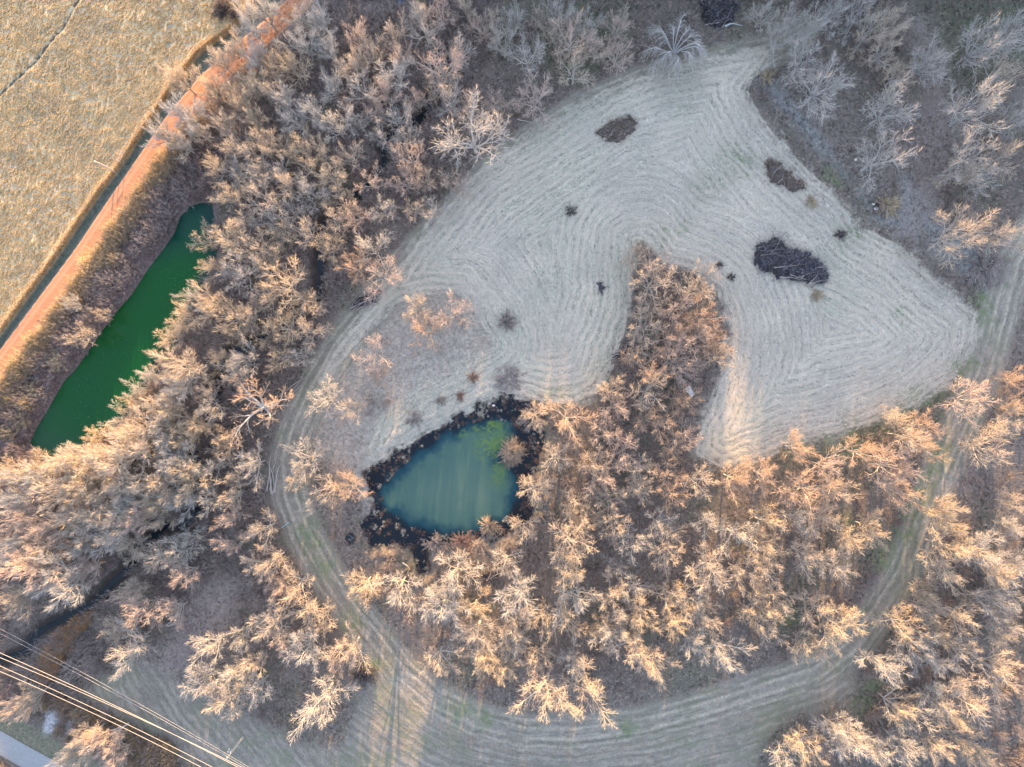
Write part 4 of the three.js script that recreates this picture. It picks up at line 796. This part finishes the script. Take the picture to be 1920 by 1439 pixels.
fallen('fallen_branches', 'two long fallen limbs at the wood edge below the lane', 'fallen tree', 560, 722, 7.4, 0.13, 0.72, logMat[0], 4, 0.5);
fallen('log', 'single pale grey log beside the brush heap on the top edge', 'log', 1369, 44, 2.3, 0.2, 0.62, mat(0.42, 0.45, 0.46));
fallen('log', 'weathered pale log lying under the tree left of the upper lane', 'log', 988, 227, 3.2, 0.13, -0.1, logMat[1]);
fallen('log', 'short whitish log lying below the pond among the trees', 'log', 762, 1060, 1.8, 0.12, -0.5, logMat[1]);
fallen('log', 'bent dark log in the pile of driftwood below the pond', 'log', 855, 1040, 2.6, 0.1, -0.4, logMat[3], 4, 0.7);
fallen('log', 'bare fallen trunk in shadow by the lower left wood edge', 'log', 330, 1170, 4.4, 0.14, 0.55, logMat[1], 2, 0.9);

// ---------------------------------------------------------------- man-made things
const cyl = (r0, r1, h, s = 10) => new THREE.CylinderGeometry(r1, r0, h, s).translate(0, h / 2, 0);
const woodMat = mat(0.42, 0.34, 0.27, 0.85), metalMat = mat(0.62, 0.62, 0.6, 0.45, { metalness: 0.6 }), ceramic = mat(0.75, 0.74, 0.7, 0.3);
{
  const h = 6.6, o = thing('utility_pole', 'wooden utility pole beside the power lines at the lower edge', 'utility pole', X(455), ground(455, 1383), Z(1383));
  part('pole', cyl(0.2, 0.15, h, 12), mat(0.75, 0.66, 0.54, 0.8), o);
  for (const [y, a] of [[4.9, 0.4], [4.4, 0.9]]) { const b = part('bracket', new THREE.BoxGeometry(0.5, 0.08, 0.08), metalMat, o); b.position.set(-0.26, y, -0.1); b.rotation.y = a; const i = part('insulator', mergeGeometries([cyl(0.1, 0.1, 0.09, 12), cyl(0.07, 0.12, 0.07, 12).translate(0, 0.09, 0), cyl(0.05, 0.05, 0.1, 10).translate(0, 0.16, 0)]), ceramic, o); i.position.set(-0.48, y + 0.04, -0.1 - 0.3 * a); }
  const c = part('cap', cyl(0.165, 0.08, 0.07, 12), metalMat, o); c.position.y = h;
}
{
  const h = 5.6, o = thing('utility_pole', 'slender pale pole leaning in the pasture beside the red road', 'utility pole', X(216), ground(216, 323), Z(323));
  const P = []; for (let k = 0; k <= 6; k++) { const t = k / 6; P.push(new THREE.Vector3(-0.35 * t + 0.25 * Math.sin(t * 3), h * t, -0.1 * t)); }
  part('pole', new THREE.TubeGeometry(new THREE.CatmullRomCurve3(P), 18, 0.13, 9), mat(0.6, 0.53, 0.46, 0.8), o);
  const c = part('cap', cyl(0.15, 0.08, 0.1, 10), metalMat, o); c.position.set(P[6].x, h, P[6].z);
}
// power lines across the lower left corner
const wireMat = mat(0.5, 0.48, 0.45, 0.5, { metalness: 0.2 }), thinMat = mat(0.5, 0.5, 0.5, 0.5, { metalness: 0.4 });
function wire(label, a, b, h, r, m, sag = 0.5) {
  const A = under(...a, h), B = under(...b, h), P = [];
  for (let k = -3; k <= 15; k++) { const t = k / 12; P.push(new THREE.Vector3(lerp(A[0], B[0], t), h - sag * 4 * t * (1 - t), lerp(A[1], B[1], t))); }
  const mid = P[9].clone(), g = new THREE.TubeGeometry(new THREE.CatmullRomCurve3(P), 60, r, 6), o = new THREE.Mesh(g, m);
  g.translate(-mid.x, -mid.y, -mid.z); o.position.copy(mid); o.name = numbered('power_line'); o.castShadow = true; scene.add(o); tag(o, label, 'power line', 'power lines over the lower left corner');
}
wire('topmost of the four thick bright power lines, lower left', [0, 1225], [445, 1439], 13, 0.032, wireMat);
wire('thick power line just under the topmost, merging with it', [0, 1234], [450, 1438], 12.6, 0.032, wireMat, 0.5);
wire('third thick bright power line from the top, lower left', [0, 1250], [397, 1439], 13, 0.032, wireMat);
wire('lowest of the four thick bright power lines, lower left', [0, 1260], [376, 1439], 13, 0.032, wireMat);
wire('upper of two thin grey wires above the thick power lines', [0, 1180], [466, 1439], 8, 0.02, thinMat);
wire('lower of two thin grey wires, nearer the thick power lines', [0, 1189], [440, 1428], 7.4, 0.02, thinMat);
// fence brace at the pasture edge
{
  const o = thing('fence_brace', 'pale rail fence brace at the pasture edge by the red road', 'fence', X(232), ground(232, 296), Z(296)), dx = 5 * S, dz = -9.5 * S, m = mat(0.55, 0.52, 0.5, 0.7);
  for (const s of [-1, 1]) { const p = part('post', cyl(0.08, 0.07, 1.5, 8), m, o); p.position.set(dx * s, -0.1, dz * s); }
  for (const y of [1.25, 0.45]) { const l = Math.hypot(dx, dz) * 2, p = part('rail', new THREE.CylinderGeometry(0.05, 0.05, l, 8).rotateZ(Math.PI / 2), m, o); p.position.y = y; p.rotation.y = -Math.atan2(dz, dx); }
}
// drum by the top edge
{
  const x = X(752), z = Z(10), o = thing('blue_drum', 'round blue water drum among bare trees at the top edge', 'drum', x, groundAt(x, z), z), b = mat(0.012, 0.06, 0.13, 0.4);
  part('body', new THREE.LatheGeometry(pts('0.02 0 0.5 0 0.56 0.06 0.54 0.3 0.57 0.36 0.57 0.44 0.54 0.5 0.55 0.86 0.58 0.9 0.58 0.95 0.53 0.95 0.52 0.86').map(([a, c]) => new THREE.Vector2(a, c)), 24), b, o);
  const l = part('lid', new THREE.CylinderGeometry(0.525, 0.525, 0.04, 24), b, o); l.position.y = 0.88;
  const c = part('bung', cyl(0.06, 0.06, 0.05, 10), mat(0.03, 0.03, 0.035), o); c.position.set(0.28, 0.9, 0.1);
}
function pipe(label, u, v, len, r, ang, m, tilt = 0) { const o = thing('pipe', label, 'pipe', X(u), ground(u, v) + r + 0.1, Z(v)); const sh = new THREE.Shape(); sh.absarc(0, 0, r, 0, 6.2832); const ho = new THREE.Path(); ho.absarc(0, 0, r * 0.8, 0, 6.2832, true); sh.holes.push(ho); const p = part('tube', new THREE.ExtrudeGeometry(sh, { depth: len, bevelEnabled: false, curveSegments: 10 }).translate(0, 0, -len / 2).rotateY(Math.PI / 2), m, o); p.rotation.set(0, ang, tilt); const c = part('collar', new THREE.TorusGeometry(r * 1.05, r * 0.2, 6, 14).rotateY(Math.PI / 2).translate(len / 2, 0, 0), m, o); c.rotation.set(0, ang, tilt); }
const pvc = mat(0.8, 0.82, 0.82, 0.4), turq = mat(0.3, 0.62, 0.66, 0.4);
pipe('turquoise plastic pipe lying left of the green lane verge', 535, 985, 1.6, 0.07, 0.6, turq);
pipe('short pale turquoise pipe further down beside the lane', 577, 1059, 0.6, 0.06, 0.5, turq);
pipe('white pipe end sticking over the small blue pit', 651, 1014, 0.55, 0.07, 0.5, pvc, 0.1);
pipe('short white pipe in the pale bush by the upper lane', 1444, 151, 0.9, 0.07, -1.0, pvc);
// crumpled white sheet in the island grove
{
  const g = new THREE.PlaneGeometry(0.95, 1.9, 16, 26).rotateX(-Math.PI / 2), p = g.attributes.position; for (let i = 0; i < p.count; i++) { const x = p.getX(i), z = p.getZ(i); p.setXYZ(i, x * (0.75 + 0.5 * noise(z * 2 + 9, 3)), 0.35 * noise(x * 3.1 + 3, z * 3.1 + 8) + 0.1 * noise(x * 11, z * 11), z + 0.2 * noise(x * 3, z * 2)); } g.computeVertexNormals();
  const m = new THREE.Mesh(g, mat(0.78, 0.8, 0.82, 0.6, { side: THREE.DoubleSide })); m.name = 'plastic_sheet'; m.position.set(X(1292), ground(1292, 733) + 0.15, Z(733)); m.rotation.y = 0.6; m.castShadow = true; scene.add(m); tag(m, 'crumpled white sheet at the right edge of the island grove', 'sheet');
}
// dumped junk at the right wood edge
{
  const o = thing('junk', 'small white and black dumped junk by pale weeds, upper right', 'junk', X(1643), ground(1643, 386), Z(386));
  const t = part('tyre', new THREE.TorusGeometry(0.3, 0.12, 10, 20).rotateX(Math.PI / 2), mat(0.02, 0.02, 0.022, 0.8), o); t.position.set(0.1, 0.2, 0.02); t.rotation.z = 0.2;
  const b = part('bucket', new THREE.LatheGeometry(pts('0.02 0 0.15 0 0.19 0.36 0.21 0.38 0.17 0.37 0.13 0.03').map(([a, c]) => new THREE.Vector2(a, c)), 16), pvc, o); b.position.set(-0.32, 0.2, -0.22); b.rotation.z = 1.3;
  const s = part('bag', new THREE.IcosahedronGeometry(0.26, 2), mat(0.7, 0.7, 0.8, 0.5), o), q = s.geometry.attributes.position; for (let i = 0; i < q.count; i++) { const k = 0.75 + 0.5 * noise(q.getX(i) * 6 + 9, q.getZ(i) * 6 + q.getY(i) * 5); q.setXYZ(i, q.getX(i) * k * 1.5, q.getY(i) * k * 0.6, q.getZ(i) * k); } s.geometry.computeVertexNormals(); s.position.set(0.05, 0.15, 0.5);
}
for (const [l, u, v] of [['white stone on the black mud at the top of the round pond', 925, 761], ['pale stone in the leaf litter left of the pale junk', 1604, 300]]) {
  const g = new THREE.IcosahedronGeometry(0.22, 2), q = g.attributes.position; for (let i = 0; i < q.count; i++) { const k = 0.8 + 0.4 * noise(q.getX(i) * 7 + u, q.getZ(i) * 7 + q.getY(i) * 4); q.setXYZ(i, q.getX(i) * k * 1.2, q.getY(i) * k * 0.7, q.getZ(i) * k); } g.computeVertexNormals();
  const m = new THREE.Mesh(g, mat(0.75, 0.68, 0.62, 0.9)); m.name = numbered('stone'); m.position.set(X(u), Math.max(-0.5, ground(u, v)) + 0.08, Z(v)); m.castShadow = true; scene.add(m); tag(m, l, 'stone');
}
renderer.render(scene, camera);
